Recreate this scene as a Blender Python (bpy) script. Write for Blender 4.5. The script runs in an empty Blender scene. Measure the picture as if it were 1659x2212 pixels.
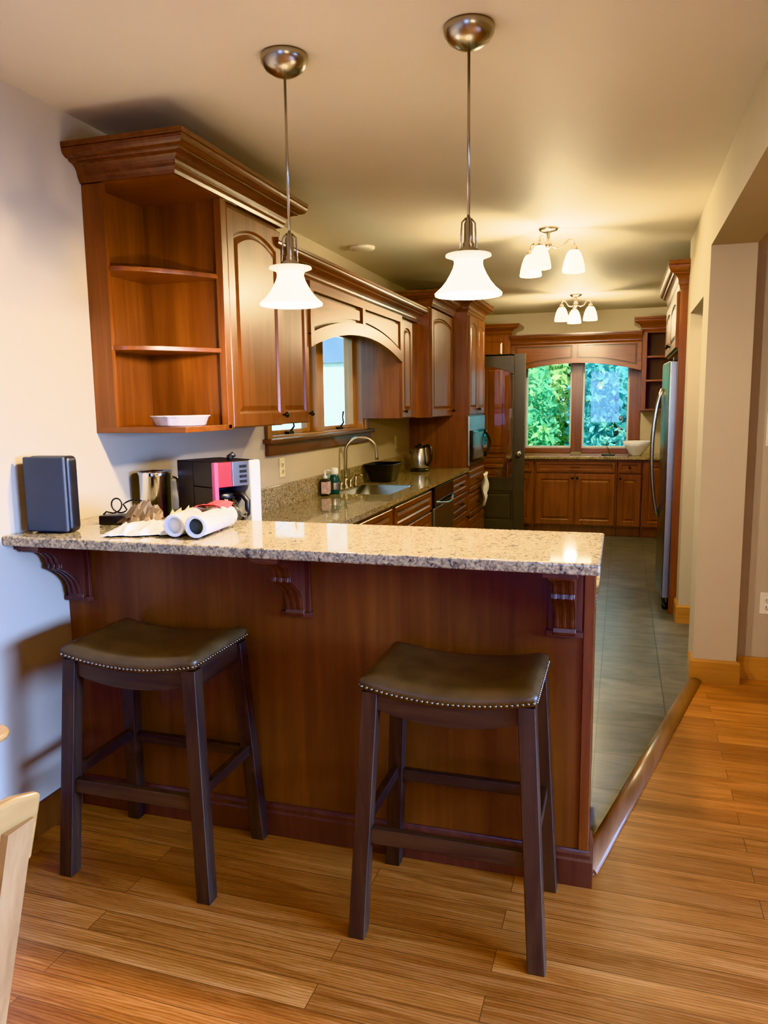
import bpy, bmesh, math, random
from mathutils import Vector, Matrix
R = random.Random(7)
SC = bpy.context.scene
COL = SC.collection
PI = math.pi
Z = Vector((0, 0, 1))

# ------------------------------------------------------------------ materials
def new_mat(name):
    m = bpy.data.materials.new(name); m.use_nodes = True
    nt = m.node_tree
    b = nt.nodes['Principled BSDF']
    return m, nt, b
def N(nt, t, **k):
    n = nt.nodes.new(t)
    for a, v in k.items():
        if a in n.inputs.keys() if hasattr(n.inputs, 'keys') else False: n.inputs[a].default_value = v
        else: setattr(n, a, v)
    return n
def ramp(nt, stops):
    n = nt.nodes.new('ShaderNodeValToRGB'); e = n.color_ramp.elements
    while len(e) < len(stops): e.new(0.5)
    for el, (p, c) in zip(e, stops):
        el.position = p; el.color = (*c, 1) if len(c) == 3 else c
    return n
def plain(name, col, rough=.5, metal=0, spec=.5, coat=0, var=0.0, scale=6, bump=0):
    m, nt, b = new_mat(name)
    b.inputs['Roughness'].default_value = rough; b.inputs['Metallic'].default_value = metal
    b.inputs['Specular IOR Level'].default_value = spec
    b.inputs['Coat Weight'].default_value = coat; b.inputs['Coat Roughness'].default_value = .1
    tc = nt.nodes.new('ShaderNodeTexCoord')
    nz = nt.nodes.new('ShaderNodeTexNoise'); nz.inputs['Scale'].default_value = scale; nz.inputs['Detail'].default_value = 4
    nt.links.new(tc.outputs['Object'], nz.inputs['Vector'])
    lo = tuple(max(0, c*(1-var)) for c in col); hi = tuple(min(1, c*(1+var)) for c in col)
    r = ramp(nt, [(.3, lo), (.7, hi)])
    nt.links.new(nz.outputs['Fac'], r.inputs['Fac']); nt.links.new(r.outputs['Color'], b.inputs['Base Color'])
    if bump:
        bp = nt.nodes.new('ShaderNodeBump'); bp.inputs['Strength'].default_value = bump; bp.inputs['Distance'].default_value = .01
        nt.links.new(nz.outputs['Fac'], bp.inputs['Height']); nt.links.new(bp.outputs['Normal'], b.inputs['Normal'])
    return m
def wood(name, dark, mid, light, axis='z', rough=.32, coat=.25, fine=1.0, amount=.25):
    m, nt, b = new_mat(name)
    tc = nt.nodes.new('ShaderNodeTexCoord'); oi = nt.nodes.new('ShaderNodeObjectInfo')
    mp = nt.nodes.new('ShaderNodeMapping')
    s = {'x': (1.2, 22, 22), 'y': (22, 1.2, 22), 'z': (22, 22, 1.2)}[axis]
    mp.inputs['Scale'].default_value = [v*fine for v in s]
    off = nt.nodes.new('ShaderNodeVectorMath'); off.operation = 'SCALE'; off.inputs[0].default_value = (9, 7, 5)
    nt.links.new(oi.outputs['Random'], off.inputs['Scale'])
    add = nt.nodes.new('ShaderNodeVectorMath'); add.operation = 'ADD'
    nt.links.new(tc.outputs['Object'], add.inputs[0]); nt.links.new(off.outputs[0], add.inputs[1])
    nt.links.new(add.outputs[0], mp.inputs['Vector'])
    n1 = nt.nodes.new('ShaderNodeTexNoise'); n1.inputs['Scale'].default_value = 1; n1.inputs['Detail'].default_value = 6; n1.inputs['Roughness'].default_value = .6; n1.inputs['Distortion'].default_value = .6
    nt.links.new(mp.outputs[0], n1.inputs['Vector'])
    n2 = nt.nodes.new('ShaderNodeTexNoise'); n2.inputs['Scale'].default_value = 2.2; n2.inputs['Detail'].default_value = 2
    nt.links.new(add.outputs[0], n2.inputs['Vector'])
    r = ramp(nt, [(.25, dark), (.5, mid), (.78, light)])
    nt.links.new(n1.outputs['Fac'], r.inputs['Fac'])
    r2 = ramp(nt, [(.3, (1-amount,)*3), (.7, (1+amount*.5,)*3)])
    nt.links.new(n2.outputs['Fac'], r2.inputs['Fac'])
    mx = nt.nodes.new('ShaderNodeMix'); mx.data_type = 'RGBA'; mx.blend_type = 'MULTIPLY'; mx.inputs[0].default_value = 1
    nt.links.new(r.outputs['Color'], mx.inputs[6]); nt.links.new(r2.outputs['Color'], mx.inputs[7])
    nt.links.new(mx.outputs[2], b.inputs['Base Color'])
    b.inputs['Roughness'].default_value = rough; b.inputs['Coat Weight'].default_value = coat; b.inputs['Coat Roughness'].default_value = .18
    bp = nt.nodes.new('ShaderNodeBump'); bp.inputs['Strength'].default_value = .08; bp.inputs['Distance'].default_value = .003
    nt.links.new(n1.outputs['Fac'], bp.inputs['Height']); nt.links.new(bp.outputs['Normal'], b.inputs['Normal'])
    return m
def plank_floor():
    m, nt, b = new_mat('oak_planks'); L = nt.links.new
    tc = nt.nodes.new('ShaderNodeTexCoord')
    br = nt.nodes.new('ShaderNodeTexBrick')
    br.offset = .37; br.offset_frequency = 2; br.squash = 1
    br.inputs['Scale'].default_value = 1; br.inputs['Mortar Size'].default_value = .0013; br.inputs['Mortar Smooth'].default_value = .3
    br.inputs['Bias'].default_value = 0; br.inputs['Brick Width'].default_value = 1.15; br.inputs['Row Height'].default_value = .0875
    br.inputs['Color1'].default_value = (0, 0, 0, 1); br.inputs['Color2'].default_value = (1, 1, 1, 1); br.inputs['Mortar'].default_value = (.5, .5, .5, 1)
    mp0 = nt.nodes.new('ShaderNodeMapping'); mp0.inputs['Location'].default_value = (.31, .0, 0); mp0.inputs['Rotation'].default_value = (0, 0, math.radians(.6))
    L(tc.outputs['Object'], mp0.inputs['Vector']); L(mp0.outputs[0], br.inputs['Vector'])
    # per-plank random offset for the grain
    sh = nt.nodes.new('ShaderNodeVectorMath'); sh.operation = 'SCALE'; sh.inputs['Scale'].default_value = 13
    L(br.outputs['Color'], sh.inputs[0])
    ad = nt.nodes.new('ShaderNodeVectorMath'); ad.operation = 'ADD'; L(mp0.outputs[0], ad.inputs[0]); L(sh.outputs[0], ad.inputs[1])
    mp = nt.nodes.new('ShaderNodeMapping'); mp.inputs['Scale'].default_value = (1.8, 24, 1); L(ad.outputs[0], mp.inputs['Vector'])
    n1 = nt.nodes.new('ShaderNodeTexNoise'); n1.inputs['Scale'].default_value = 1; n1.inputs['Detail'].default_value = 7; n1.inputs['Roughness'].default_value = .65; n1.inputs['Distortion'].default_value = 1.2
    L(mp.outputs[0], n1.inputs['Vector'])
    mp2 = nt.nodes.new('ShaderNodeMapping'); mp2.inputs['Scale'].default_value = (1.3, 9, 1); L(ad.outputs[0], mp2.inputs['Vector'])
    wv = nt.nodes.new('ShaderNodeTexWave'); wv.wave_type = 'RINGS'; wv.inputs['Scale'].default_value = 3.6; wv.inputs['Distortion'].default_value = 5; wv.inputs['Detail'].default_value = 3; wv.inputs['Detail Scale'].default_value = 1.5
    L(mp2.outputs[0], wv.inputs['Vector'])
    r = ramp(nt, [(.28, (.23, .072, .016)), (.5, (.41, .155, .036)), (.72, (.56, .25, .072))])
    L(n1.outputs['Fac'], r.inputs['Fac'])
    rp = ramp(nt, [(0, (.74, .66, .62)), (.5, (.97, .95, .93)), (1, (1.22, 1.20, 1.12))]); L(br.outputs['Color'], rp.inputs['Fac'])
    m1 = nt.nodes.new('ShaderNodeMix'); m1.data_type = 'RGBA'; m1.blend_type = 'MULTIPLY'; m1.inputs[0].default_value = 1; L(r.outputs['Color'], m1.inputs[6]); L(rp.outputs['Color'], m1.inputs[7])
    rw = ramp(nt, [(.0, (.66, .60, .55)), (.35, (1, 1, 1))]); L(wv.outputs['Fac'], rw.inputs['Fac'])
    m2 = nt.nodes.new('ShaderNodeMix'); m2.data_type = 'RGBA'; m2.blend_type = 'MULTIPLY'; m2.inputs[0].default_value = .9; L(m1.outputs[2], m2.inputs[6]); L(rw.outputs['Color'], m2.inputs[7])
    m3 = nt.nodes.new('ShaderNodeMix'); m3.data_type = 'RGBA'; L(br.outputs['Fac'], m3.inputs[0]); L(m2.outputs[2], m3.inputs[6]); m3.inputs[7].default_value = (.12, .05, .016, 1)
    L(m3.outputs[2], b.inputs['Base Color'])
    b.inputs['Roughness'].default_value = .3; b.inputs['Coat Weight'].default_value = .3; b.inputs['Coat Roughness'].default_value = .2
    bp = nt.nodes.new('ShaderNodeBump'); bp.inputs['Strength'].default_value = .15; bp.inputs['Distance'].default_value = .002
    L(n1.outputs['Fac'], bp.inputs['Height']); L(bp.outputs['Normal'], b.inputs['Normal'])
    return m
def tile_floor():
    m, nt, b = new_mat('slate_tiles'); L = nt.links.new
    tc = nt.nodes.new('ShaderNodeTexCoord')
    mp = nt.nodes.new('ShaderNodeMapping'); mp.inputs['Location'].default_value = (.072, .208-.002, 0)
    L(tc.outputs['Object'], mp.inputs['Vector'])
    br = nt.nodes.new('ShaderNodeTexBrick'); br.offset = 0; br.squash = 1
    br.inputs['Scale'].default_value = 1; br.inputs['Mortar Size'].default_value = .003; br.inputs['Mortar Smooth'].default_value = .2; br.inputs['Bias'].default_value = 0
    br.inputs['Brick Width'].default_value = .314; br.inputs['Row Height'].default_value = .314
    br.inputs['Color1'].default_value = (.105, .108, .112, 1); br.inputs['Color2'].default_value = (.138, .138, .138, 1); br.inputs['Mortar'].default_value = (.045, .043, .04, 1)
    L(mp.outputs[0], br.inputs['Vector'])
    mp2 = nt.nodes.new('ShaderNodeMapping'); mp2.inputs['Scale'].default_value = (5, 12, 1); L(tc.outputs['Object'], mp2.inputs['Vector'])
    n = nt.nodes.new('ShaderNodeTexNoise'); n.inputs['Scale'].default_value = 1; n.inputs['Detail'].default_value = 6; n.inputs['Distortion'].default_value = .8
    L(mp2.outputs[0], n.inputs['Vector'])
    r = ramp(nt, [(.25, (.55, .6, .62)), (.5, (1, 1, 1)), (.75, (1.5, 1.4, 1.25))]); L(n.outputs['Fac'], r.inputs['Fac'])
    mx = nt.nodes.new('ShaderNodeMix'); mx.data_type = 'RGBA'; mx.blend_type = 'MULTIPLY'; mx.inputs[0].default_value = 1
    L(br.outputs['Color'], mx.inputs[6]); L(r.outputs['Color'], mx.inputs[7]); L(mx.outputs[2], b.inputs['Base Color'])
    b.inputs['Roughness'].default_value = .3
    bp = nt.nodes.new('ShaderNodeBump'); bp.inputs['Strength'].default_value = .3; bp.inputs['Distance'].default_value = .004
    L(n.outputs['Fac'], bp.inputs['Height']); L(bp.outputs['Normal'], b.inputs['Normal'])
    return m
def granite(name, bright=1.0, blue=0.0):
    m, nt, b = new_mat(name); L = nt.links.new
    tc = nt.nodes.new('ShaderNodeTexCoord')
    n1 = nt.nodes.new('ShaderNodeTexNoise'); n1.inputs['Scale'].default_value = 55; n1.inputs['Detail'].default_value = 5; n1.inputs['Roughness'].default_value = .7; n1.inputs['Distortion'].default_value = 1.6
    L(tc.outputs['Object'], n1.inputs['Vector'])
    v = nt.nodes.new('ShaderNodeTexVoronoi'); v.inputs['Scale'].default_value = 150; L(tc.outputs['Object'], v.inputs['Vector'])
    k = bright
    r = ramp(nt, [(.33, (.05*k, .047*k, .045*k)), (.42, (.24*k, .21*k, .17*k)), (.52, (.48*k, .39*k, .25*k)), (.68, (.68*k, .57*k, .37*k))])
    L(n1.outputs['Fac'], r.inputs['Fac'])
    rv = ramp(nt, [(.2, (.45, .42, .4)), (.5, (1, 1, 1)), (.9, (1.2, 1.15, 1.05))]); L(v.outputs['Color'], rv.inputs['Fac'])
    mx = nt.nodes.new('ShaderNodeMix'); mx.data_type = 'RGBA'; mx.blend_type = 'MULTIPLY'; mx.inputs[0].default_value = .75
    L(r.outputs['Color'], mx.inputs[6]); L(rv.outputs['Color'], mx.inputs[7]); L(mx.outputs[2], b.inputs['Base Color'])
    b.inputs['Roughness'].default_value = .05; b.inputs['Specular IOR Level'].default_value = .6
    return m
def emit(name, col, strength):
    m, nt, b = new_mat(name)
    b.inputs['Base Color'].default_value = (.9, .9, .88, 1); b.inputs['Roughness'].default_value = .3
    tc = nt.nodes.new('ShaderNodeTexCoord'); nz = nt.nodes.new('ShaderNodeTexNoise'); nz.inputs['Scale'].default_value = 30
    nt.links.new(tc.outputs['Object'], nz.inputs['Vector'])
    r = ramp(nt, [(.3, tuple(c*.92 for c in col)), (.7, col)]); nt.links.new(nz.outputs['Fac'], r.inputs['Fac'])
    nt.links.new(r.outputs['Color'], b.inputs['Emission Color']); b.inputs['Emission Strength'].default_value = strength
    return m
def pane_glass(name, tint=(1, 1, 1), refl=.09, rough=0.0):
    m, nt, b = new_mat(name); L = nt.links.new
    nt.nodes.remove(b)
    tr = nt.nodes.new('ShaderNodeBsdfTransparent'); tr.inputs[0].default_value = (*tint, 1)
    gl = nt.nodes.new('ShaderNodeBsdfGlossy'); gl.inputs['Roughness'].default_value = rough; gl.inputs[0].default_value = (1, 1, 1, 1)
    lw = nt.nodes.new('ShaderNodeLayerWeight'); lw.inputs['Blend'].default_value = .5
    pw = nt.nodes.new('ShaderNodeMath'); pw.operation = 'POWER'; pw.inputs[1].default_value = 5
    L(lw.outputs['Facing'], pw.inputs[0])
    ma = nt.nodes.new('ShaderNodeMath'); ma.operation = 'MULTIPLY_ADD'; ma.inputs[1].default_value = .9; ma.inputs[2].default_value = .02+refl
    L(pw.outputs[0], ma.inputs[0])
    mx = nt.nodes.new('ShaderNodeMixShader'); L(ma.outputs[0], mx.inputs[0]); L(tr.outputs[0], mx.inputs[1]); L(gl.outputs[0], mx.inputs[2])
    L(mx.outputs[0], nt.nodes['Material Output'].inputs['Surface'])
    return m
def leaf_mat(name, c1, c2, c3):
    m, nt, b = new_mat(name); L = nt.links.new
    tc = nt.nodes.new('ShaderNodeTexCoord'); n = nt.nodes.new('ShaderNodeTexNoise'); n.inputs['Scale'].default_value = 2.6; n.inputs['Detail'].default_value = 4
    L(tc.outputs['Object'], n.inputs['Vector'])
    r = ramp(nt, [(.35, c1), (.5, c2), (.68, c3)]); L(n.outputs['Fac'], r.inputs['Fac']); L(r.outputs['Color'], b.inputs['Base Color'])
    b.inputs['Roughness'].default_value = .6
    t = nt.nodes.new('ShaderNodeBsdfTranslucent'); L(r.outputs['Color'], t.inputs[0])
    mx = nt.nodes.new('ShaderNodeMixShader'); mx.inputs[0].default_value = .4
    L(b.outputs[0], mx.inputs[1]); L(t.outputs[0], mx.inputs[2]); L(mx.outputs[0], nt.nodes['Material Output'].inputs['Surface'])
    return m

CD, CM, CL = (.095, .025, .006), (.168, .047, .011), (.25, .080, .019)
M = {}
M['cherry'] = wood('cherry_wood', CD, CM, CL, 'z')
M['cherry_x'] = wood('cherry_wood_across', CD, CM, CL, 'x')
M['cherry_y'] = wood('cherry_wood_along', CD, CM, CL, 'y')
M['crown'] = wood('cherry_crown', (.085, .024, .009), (.130, .039, .014), (.175, .056, .021), 'y', rough=.25, coat=.5)
M['crown_x'] = wood('cherry_crown_across', (.085, .024, .009), (.130, .039, .014), (.175, .056, .021), 'x', rough=.25, coat=.5)
M['panel'] = wood('cherry_bar_panel', (.096, .0285, .006), (.135, .043, .0085), (.184, .063, .0135), 'z', rough=.42, coat=.12)
M['corbel'] = wood('cherry_corbel', (.075, .027, .013), (.11, .042, .02), (.15, .062, .032), 'z', rough=.35)
M['oakframe'] = wood('golden_window_wood', (.26, .105, .03), (.37, .165, .05), (.47, .24, .085), 'z')
M['darksill'] = wood('dark_cherry_sill', (.07, .024, .014), (.10, .036, .02), (.14, .052, .03), 'y')
M['oak'] = wood('oak_trim', (.34, .15, .04), (.46, .215, .06), (.56, .28, .09), 'x', rough=.4, coat=.2)
M['oak_y'] = wood('oak_trim_long', (.30, .135, .05), (.40, .19, .075), (.50, .26, .11), 'y', rough=.35, coat=.3)
M['strip'] = wood('oak_threshold', (.20, .095, .04), (.32, .16, .07), (.42, .235, .115), 'y', rough=.3, coat=.4)
M['chair'] = wood('pine_chair', (.30, .16, .06), (.40, .22, .085), (.48, .28, .115), 'z', rough=.22, coat=.6)
M['chair_y'] = wood('pine_chair_rail', (.38, .20, .06), (.48, .265, .085), (.56, .33, .12), 'y', rough=.22, coat=.6)
M['stool'] = wood('stool_wood', (.026, .012, .005), (.048, .024, .009), (.080, .043, .017), 'z', rough=.5, coat=.1, fine=1.4)
M['stool_x'] = wood('stool_wood_rail', (.029, .014, .006), (.054, .029, .011), (.090, .049, .020), 'x', rough=.5, coat=.1, fine=1.4)
M['stool_y'] = wood('stool_wood_side', (.026, .012, .005), (.048, .024, .009), (.080, .043, .017), 'y', rough=.5, coat=.1, fine=1.4)
M['leather'] = plain('brown_leather', (.092, .053, .019), rough=.36, var=.35, scale=9, bump=.15, coat=.15)
M['nail'] = plain('nailhead_metal', (.30, .26, .2), rough=.3, metal=1)
M['floor'] = plank_floor(); M['tile'] = tile_floor()
M['wall'] = plain('wall_paint', (.49, .415, .31), rough=.75, spec=.25, var=.02, scale=3)
M['wall_warm'] = plain('wall_paint_kitchen', (.52, .44, .32), rough=.75, spec=.25, var=.02, scale=3)
M['ceil'] = plain('ceiling_paint', (.76, .69, .57), rough=.6, spec=.3, var=.015, scale=2)
M['fridge_steel'] = plain('refrigerator_steel', (.36, .36, .34), rough=.26, metal=1, var=.03, scale=20)
M['groove_shade'] = wood('shaded_cherry_groove', (.06, .018, .006), (.09, .03, .010), (.13, .045, .015), 'x', rough=.4)  # recess shade of the valances' sunk panels, put into the colour
M['granite'] = granite('bar_granite', .84); M['granite2'] = granite('counter_granite', .8)
M['steel'] = plain('stainless_steel', (.56, .57, .58), rough=.22, metal=1, var=.03, scale=20)
M['steel_dull'] = plain('brushed_steel', (.42, .43, .44), rough=.32, metal=1, var=.05, scale=20)
M['fridge_side'] = plain('grey_fridge_side', (.16, .155, .14), rough=.3, metal=.6)
M['nickel'] = plain('brushed_nickel', (.42, .38, .32), rough=.25, metal=1, var=.04, scale=20)
M['chrome'] = plain('chrome', (.75, .75, .75), rough=.08, metal=1)
M['bronze'] = plain('dark_bronze', (.020, .016, .013), rough=.35, metal=.7)
M['black'] = plain('black_plastic', (.012, .012, .014), rough=.35)
M['blackgloss'] = plain('black_glass', (.01, .01, .012), rough=.05, spec=.8)
M['slate'] = plain('slate_blue_plastic', (.050, .062, .082), rough=.5, var=.1)
M['red'] = plain('red_plastic', (.42, .02, .05), rough=.25, coat=.3)
M['pink'] = plain('red_edge_highlight', (.55, .10, .28), rough=.25)  # highlight on the red edge strip, put into its colour
M['white'] = plain('white_plastic', (.75, .76, .78), rough=.35, var=.02)
M['ceramic'] = plain('white_ceramic', (.78, .78, .80), rough=.2, var=.05, scale=40)
M['almond'] = plain('almond_plate', (.70, .62, .40), rough=.4)
M['ivory'] = plain('ivory_plate', (.75, .70, .58), rough=.4)
M['doorpaint'] = plain('dark_grey_door_paint', (.060, .052, .046), rough=.32, var=.1, coat=.15)
M['navy'] = plain('black_navy_plastic', (.010, .014, .026), rough=.4)
M['teal'] = plain('dark_teal_bottle', (.015, .07, .085), rough=.2)
M['label'] = plain('pink_paper_label', (.55, .40, .42), rough=.5, var=.3, scale=40)
M['vinyl'] = plain('pale_sash', (.70, .70, .64), rough=.4)
M['paper'] = plain('white_paper', (.75, .74, .70), rough=.7, var=.06, scale=12)
M['kraft'] = plain('kraft_paper', (.13, .085, .052), rough=.6, var=.2, scale=15)
M['yellowpaper'] = plain('cream_paper', (.72, .64, .36), rough=.7, var=.08, scale=12)
M['roll'] = plain('white_foam', (.78, .77, .73), rough=.5, var=.03, scale=20)
M['hole'] = plain('dark_core', (.05, .06, .055), rough=.6)
M['redprint'] = plain('red_print', (.60, .06, .05), rough=.35)
M['cloth'] = plain('pale_cloth', (.70, .67, .60), rough=.85, var=.12, scale=25, bump=.3)
M['shade'] = emit('lit_frosted_glass', (1.0, .90, .70), 8)
M['rim'] = emit('lit_glass_rim', (1.0, .84, .50), 1.3)
M['shade_small'] = emit('lit_small_glass', (1.0, .87, .55), 11)
M['glass'] = pane_glass('window_glass', (.97, .99, .98), 0.005)
M['doorglass'] = pane_glass('door_glass', (.95, .95, .95), .02)
M['plasticfilm'] = pane_glass('clear_plastic_bag', (.95, .95, .95), .05, .2)
M['carafe'] = pane_glass('smoky_carafe_glass', (.07, .07, .08), .10, .02)
M['bark'] = plain('bark', (.09, .075, .06), rough=.9, var=.3, scale=10)
M['leafA'] = leaf_mat('leaves_green', (.04, .24, .16), (.12, .46, .25), (.38, .66, .30))
M['leafB'] = leaf_mat('leaves_teal', (.04, .22, .30), (.10, .42, .46), (.28, .62, .52))
M['leafC'] = leaf_mat('leaves_yellow', (.14, .38, .18), (.36, .56, .24), (.66, .70, .34))
M['grass'] = plain('lawn', (.08, .22, .09), rough=.9, var=.3, scale=5)
M['siding'] = plain('white_siding', (.72, .76, .78), rough=.7, var=.04)
M['roofblue'] = plain('blue_grey_roof', (.13, .24, .40), rough=.6, var=.2)
M['rubber'] = plain('grey_rubber', (.03, .03, .03), rough=.7)

# ------------------------------------------------------------------ mesh builder
def basis(o, xd, od):
    o = Vector(o); xd = Vector(xd); od = Vector(od)
    return Matrix(((xd.x, od.x, 0, o.x), (xd.y, od.y, 0, o.y), (xd.z, od.z, 1, o.z), (0, 0, 0, 1)))
class MB:
    def __init__(s, T=None): s.v = []; s.f = []; s.s = []; s.T = T
    def add(s, vs, fs, smooth=False, T=None):
        T = T if T is not None else s.T
        n = len(s.v)
        for p in vs:
            p = Vector(p); s.v.append(T @ p if T is not None else p)
        for k, f in enumerate(fs): s.f.append([i+n for i in f]); s.s.append(smooth[k] if isinstance(smooth, list) else smooth)
        return s
    def box(s, x0, x1, y0, y1, z0, z1, **k):
        vs = [(x, y, z) for x in (x0, x1) for y in (y0, y1) for z in (z0, z1)]
        return s.add(vs, [(0, 1, 3, 2), (4, 6, 7, 5), (0, 4, 5, 1), (2, 3, 7, 6), (0, 2, 6, 4), (1, 5, 7, 3)], **k)
    def prism(s, poly, axis, a0, a1, smooth=False):
        n = len(poly)
        def P(p, a): return {'x': (a, p[0], p[1]), 'y': (p[0], a, p[1]), 'z': (p[0], p[1], a)}[axis]
        vs = [P(p, a0) for p in poly]+[P(p, a1) for p in poly]
        return s.add(vs, [tuple(range(n)), tuple(range(2*n-1, n-1, -1))]+[(i, (i+1) % n, n+(i+1) % n, n+i) for i in range(n)], [False]*2+[smooth]*n)
    def lathe(s, prof, c=(0, 0, 0), n=32, axis='z', smooth=True, sx=1, sy=1):
        vs = []; fs = []
        for r, h in prof:
            for k in range(n):
                a = 2*PI*k/n; u, w = r*math.cos(a)*sx, r*math.sin(a)*sy
                p = {'z': (u, w, h), 'y': (u, h, w), 'x': (h, u, w)}[axis]
                vs.append((p[0]+c[0], p[1]+c[1], p[2]+c[2]))
        for j in range(len(prof)-1):
            for k in range(n):
                fs.append((j*n+k, j*n+(k+1) % n, (j+1)*n+(k+1) % n, (j+1)*n+k))
        if prof[0][0] > 1e-6: fs.append(tuple(range(n-1, -1, -1)))
        if prof[-1][0] > 1e-6: fs.append(tuple((len(prof)-1)*n+k for k in range(n)))
        return s.add(vs, fs, smooth)
    def shell(s, prof, c=(0, 0, 0), n=40, **k):
        vs = []; fs = []
        for r, h in prof:
            for q in range(n):
                a = 2*PI*q/n; vs.append((c[0]+r*math.cos(a), c[1]+r*math.sin(a), c[2]+h))
        for j in range(len(prof)-1):
            for q in range(n): fs.append((j*n+q, j*n+(q+1) % n, (j+1)*n+(q+1) % n, (j+1)*n+q))
        return s.add(vs, fs, True)
    def tube(s, path, r, n=12, smooth=True, flat=1.0):
        P = [Vector(p) for p in path]; m = len(P)
        rr = r if isinstance(r, (list, tuple)) else [r]*m
        vs = []; fs = []
        ref = None
        for i in range(m):
            t = (P[min(i+1, m-1)]-P[max(i-1, 0)]).normalized()
            if ref is None:
                ref = Vector((0, 0, 1)) if abs(t.z) < .9 else Vector((1, 0, 0))
            u = (ref-t*ref.dot(t)).normalized(); w = t.cross(u); ref = u
            for k in range(n):
                a = 2*PI*k/n; vs.append(P[i]+u*rr[i]*math.cos(a)+w*rr[i]*math.sin(a)*flat)
        for i in range(m-1):
            for k in range(n): fs.append((i*n+k, i*n+(k+1) % n, (i+1)*n+(k+1) % n, (i+1)*n+k))
        return s.add(vs, fs+[tuple(range(n-1, -1, -1)), tuple((m-1)*n+k for k in range(n))], [smooth]*len(fs)+[False]*2)
    def ball(s, c, r, n=12, sz=1.0):
        return s.lathe([(max(r*math.sin(PI*i/8), 0), c[2]-r*sz*math.cos(PI*i/8)) for i in range(9)], (c[0], c[1], 0), n)
    def beam(s, p0, p1, w0, w1=None, d0=None, d1=None):
        w1 = w1 or w0; d0 = d0 or w0; d1 = d1 or w1
        vs = []
        for p, w, d in ((p0, w0, d0), (p1, w1, d1)):
            for sx, sy in ((-1, -1), (1, -1), (1, 1), (-1, 1)): vs.append((p[0]+sx*w/2, p[1]+sy*d/2, p[2]))
        return s.add(vs, [(3, 2, 1, 0), (4, 5, 6, 7)]+[(i, (i+1) % 4, 4+(i+1) % 4, 4+i) for i in range(4)])
    def bar(s, p0, p1, w, h):
        p0 = Vector(p0); p1 = Vector(p1); t = (p1-p0).normalized(); side = t.cross(Z).normalized(); up = side.cross(t)
        vs = [p+side*a*w/2+up*b*h/2 for p in (p0, p1) for a, b in ((-1, -1), (1, -1), (1, 1), (-1, 1))]
        return s.add(vs, [(3, 2, 1, 0), (4, 5, 6, 7)]+[(i, (i+1) % 4, 4+(i+1) % 4, 4+i) for i in range(4)])
    def sweep(s, path, prof, closed=False):
        """path: list of (x,y); prof: list of (out,z); out is to the right of travel; mitred corners."""
        n = len(path); m = len(prof); vs = []; fs = []
        P = [Vector((p[0], p[1])) for p in path]
        for i in range(n):
            d0 = (P[i]-P[i-1]).normalized() if i > 0 else None
            d1 = (P[i+1]-P[i]).normalized() if i < n-1 else None
            if d0 is None: d0 = d1
            if d1 is None: d1 = d0
            n0 = Vector((d0.y, -d0.x)); n1 = Vector((d1.y, -d1.x))
            nn = (n0+n1); nn /= max(nn.dot(n0), 1e-6)
            for o, z in prof: vs.append((P[i].x+nn.x*o, P[i].y+nn.y*o, z))
        for i in range(n-1):
            for k in range(m): fs.append((i*m+k, i*m+(k+1) % m, (i+1)*m+(k+1) % m, (i+1)*m+k))
        fs.append(tuple(range(m))); fs.append(tuple((n-1)*m+k for k in range(m)))
        return s.add(vs, fs)
    def door(s, a0, a1, c0, c1, t=.02, rail=.055, rise=0.0, b0=0.0, K=13):
        def ring(x0, x1, z0, z1, rs, b):
            p = [(x0, b, z0), (x1, b, z0)]
            for k in range(K):
                u = k/(K-1); p.append((x1+(x0-x1)*u, b, z1-rs*(2*u-1)**2))
            return p
        q = rail
        lv = [ring(a0, a1, c0, c1, 0, b0), ring(a0, a1, c0, c1, 0, b0+t-.004), ring(a0+.004, a1-.004, c0+.004, c1-.004, 0, b0+t)]
        ins = [(q, 0), (q+.004, -.004), (q+.009, -.009), (q+.014, -.009), (q+.034, -.001), (q+.036, -.001)]
        wmin = min(a1-a0, c1-c0)
        for d, db in ins:
            if wmin/2-d < .006: break
            lv.append(ring(a0+d, a1-d, c0+d, c1-d, rise, b0+t+db))
        m = K+2; vs = [p for l in lv for p in l]; fs = []
        for j in range(len(lv)-1):
            for k in range(m): fs.append((j*m+k, j*m+(k+1) % m, (j+1)*m+(k+1) % m, (j+1)*m+k))
        fs.append(tuple(range(m))); fs.append(tuple((len(lv)-1)*m+k for k in range(m)))
        return s.add(vs, fs)
    def grid(s, fn, nu, nv, smooth=True):
        vs = [fn(i/(nu-1), j/(nv-1)) for j in range(nv) for i in range(nu)]
        return s.add(vs, [(j*nu+i, j*nu+i+1, (j+1)*nu+i+1, (j+1)*nu+i) for j in range(nv-1) for i in range(nu-1)], smooth)
    def build(s, name, mat, parent=None, bevel=0, sub=0, solid=0, recalc=True, seg=2, label=None, merge=False):
        off = Vector((0, 0, 0)); q = parent
        if parent is not None and not s.local: off = WORLD.get(parent.name, Vector((0, 0, 0)))
        me = bpy.data.meshes.new(name)
        me.from_pydata([v-off for v in s.v], [], s.f); me.update()
        for p, sm in zip(me.polygons, s.s): p.use_smooth = sm
        if recalc:
            bm = bmesh.new(); bm.from_mesh(me)
            if merge: bmesh.ops.remove_doubles(bm, verts=bm.verts, dist=1e-6)
            bmesh.ops.recalc_face_normals(bm, faces=bm.faces); bm.to_mesh(me); bm.free()
        o = bpy.data.objects.new(name, me); COL.objects.link(o)
        me.materials.append(mat if not isinstance(mat, str) else M[mat])
        if solid:
            md = o.modifiers.new('solid', 'SOLIDIFY'); md.thickness = solid; md.offset = 0
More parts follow.
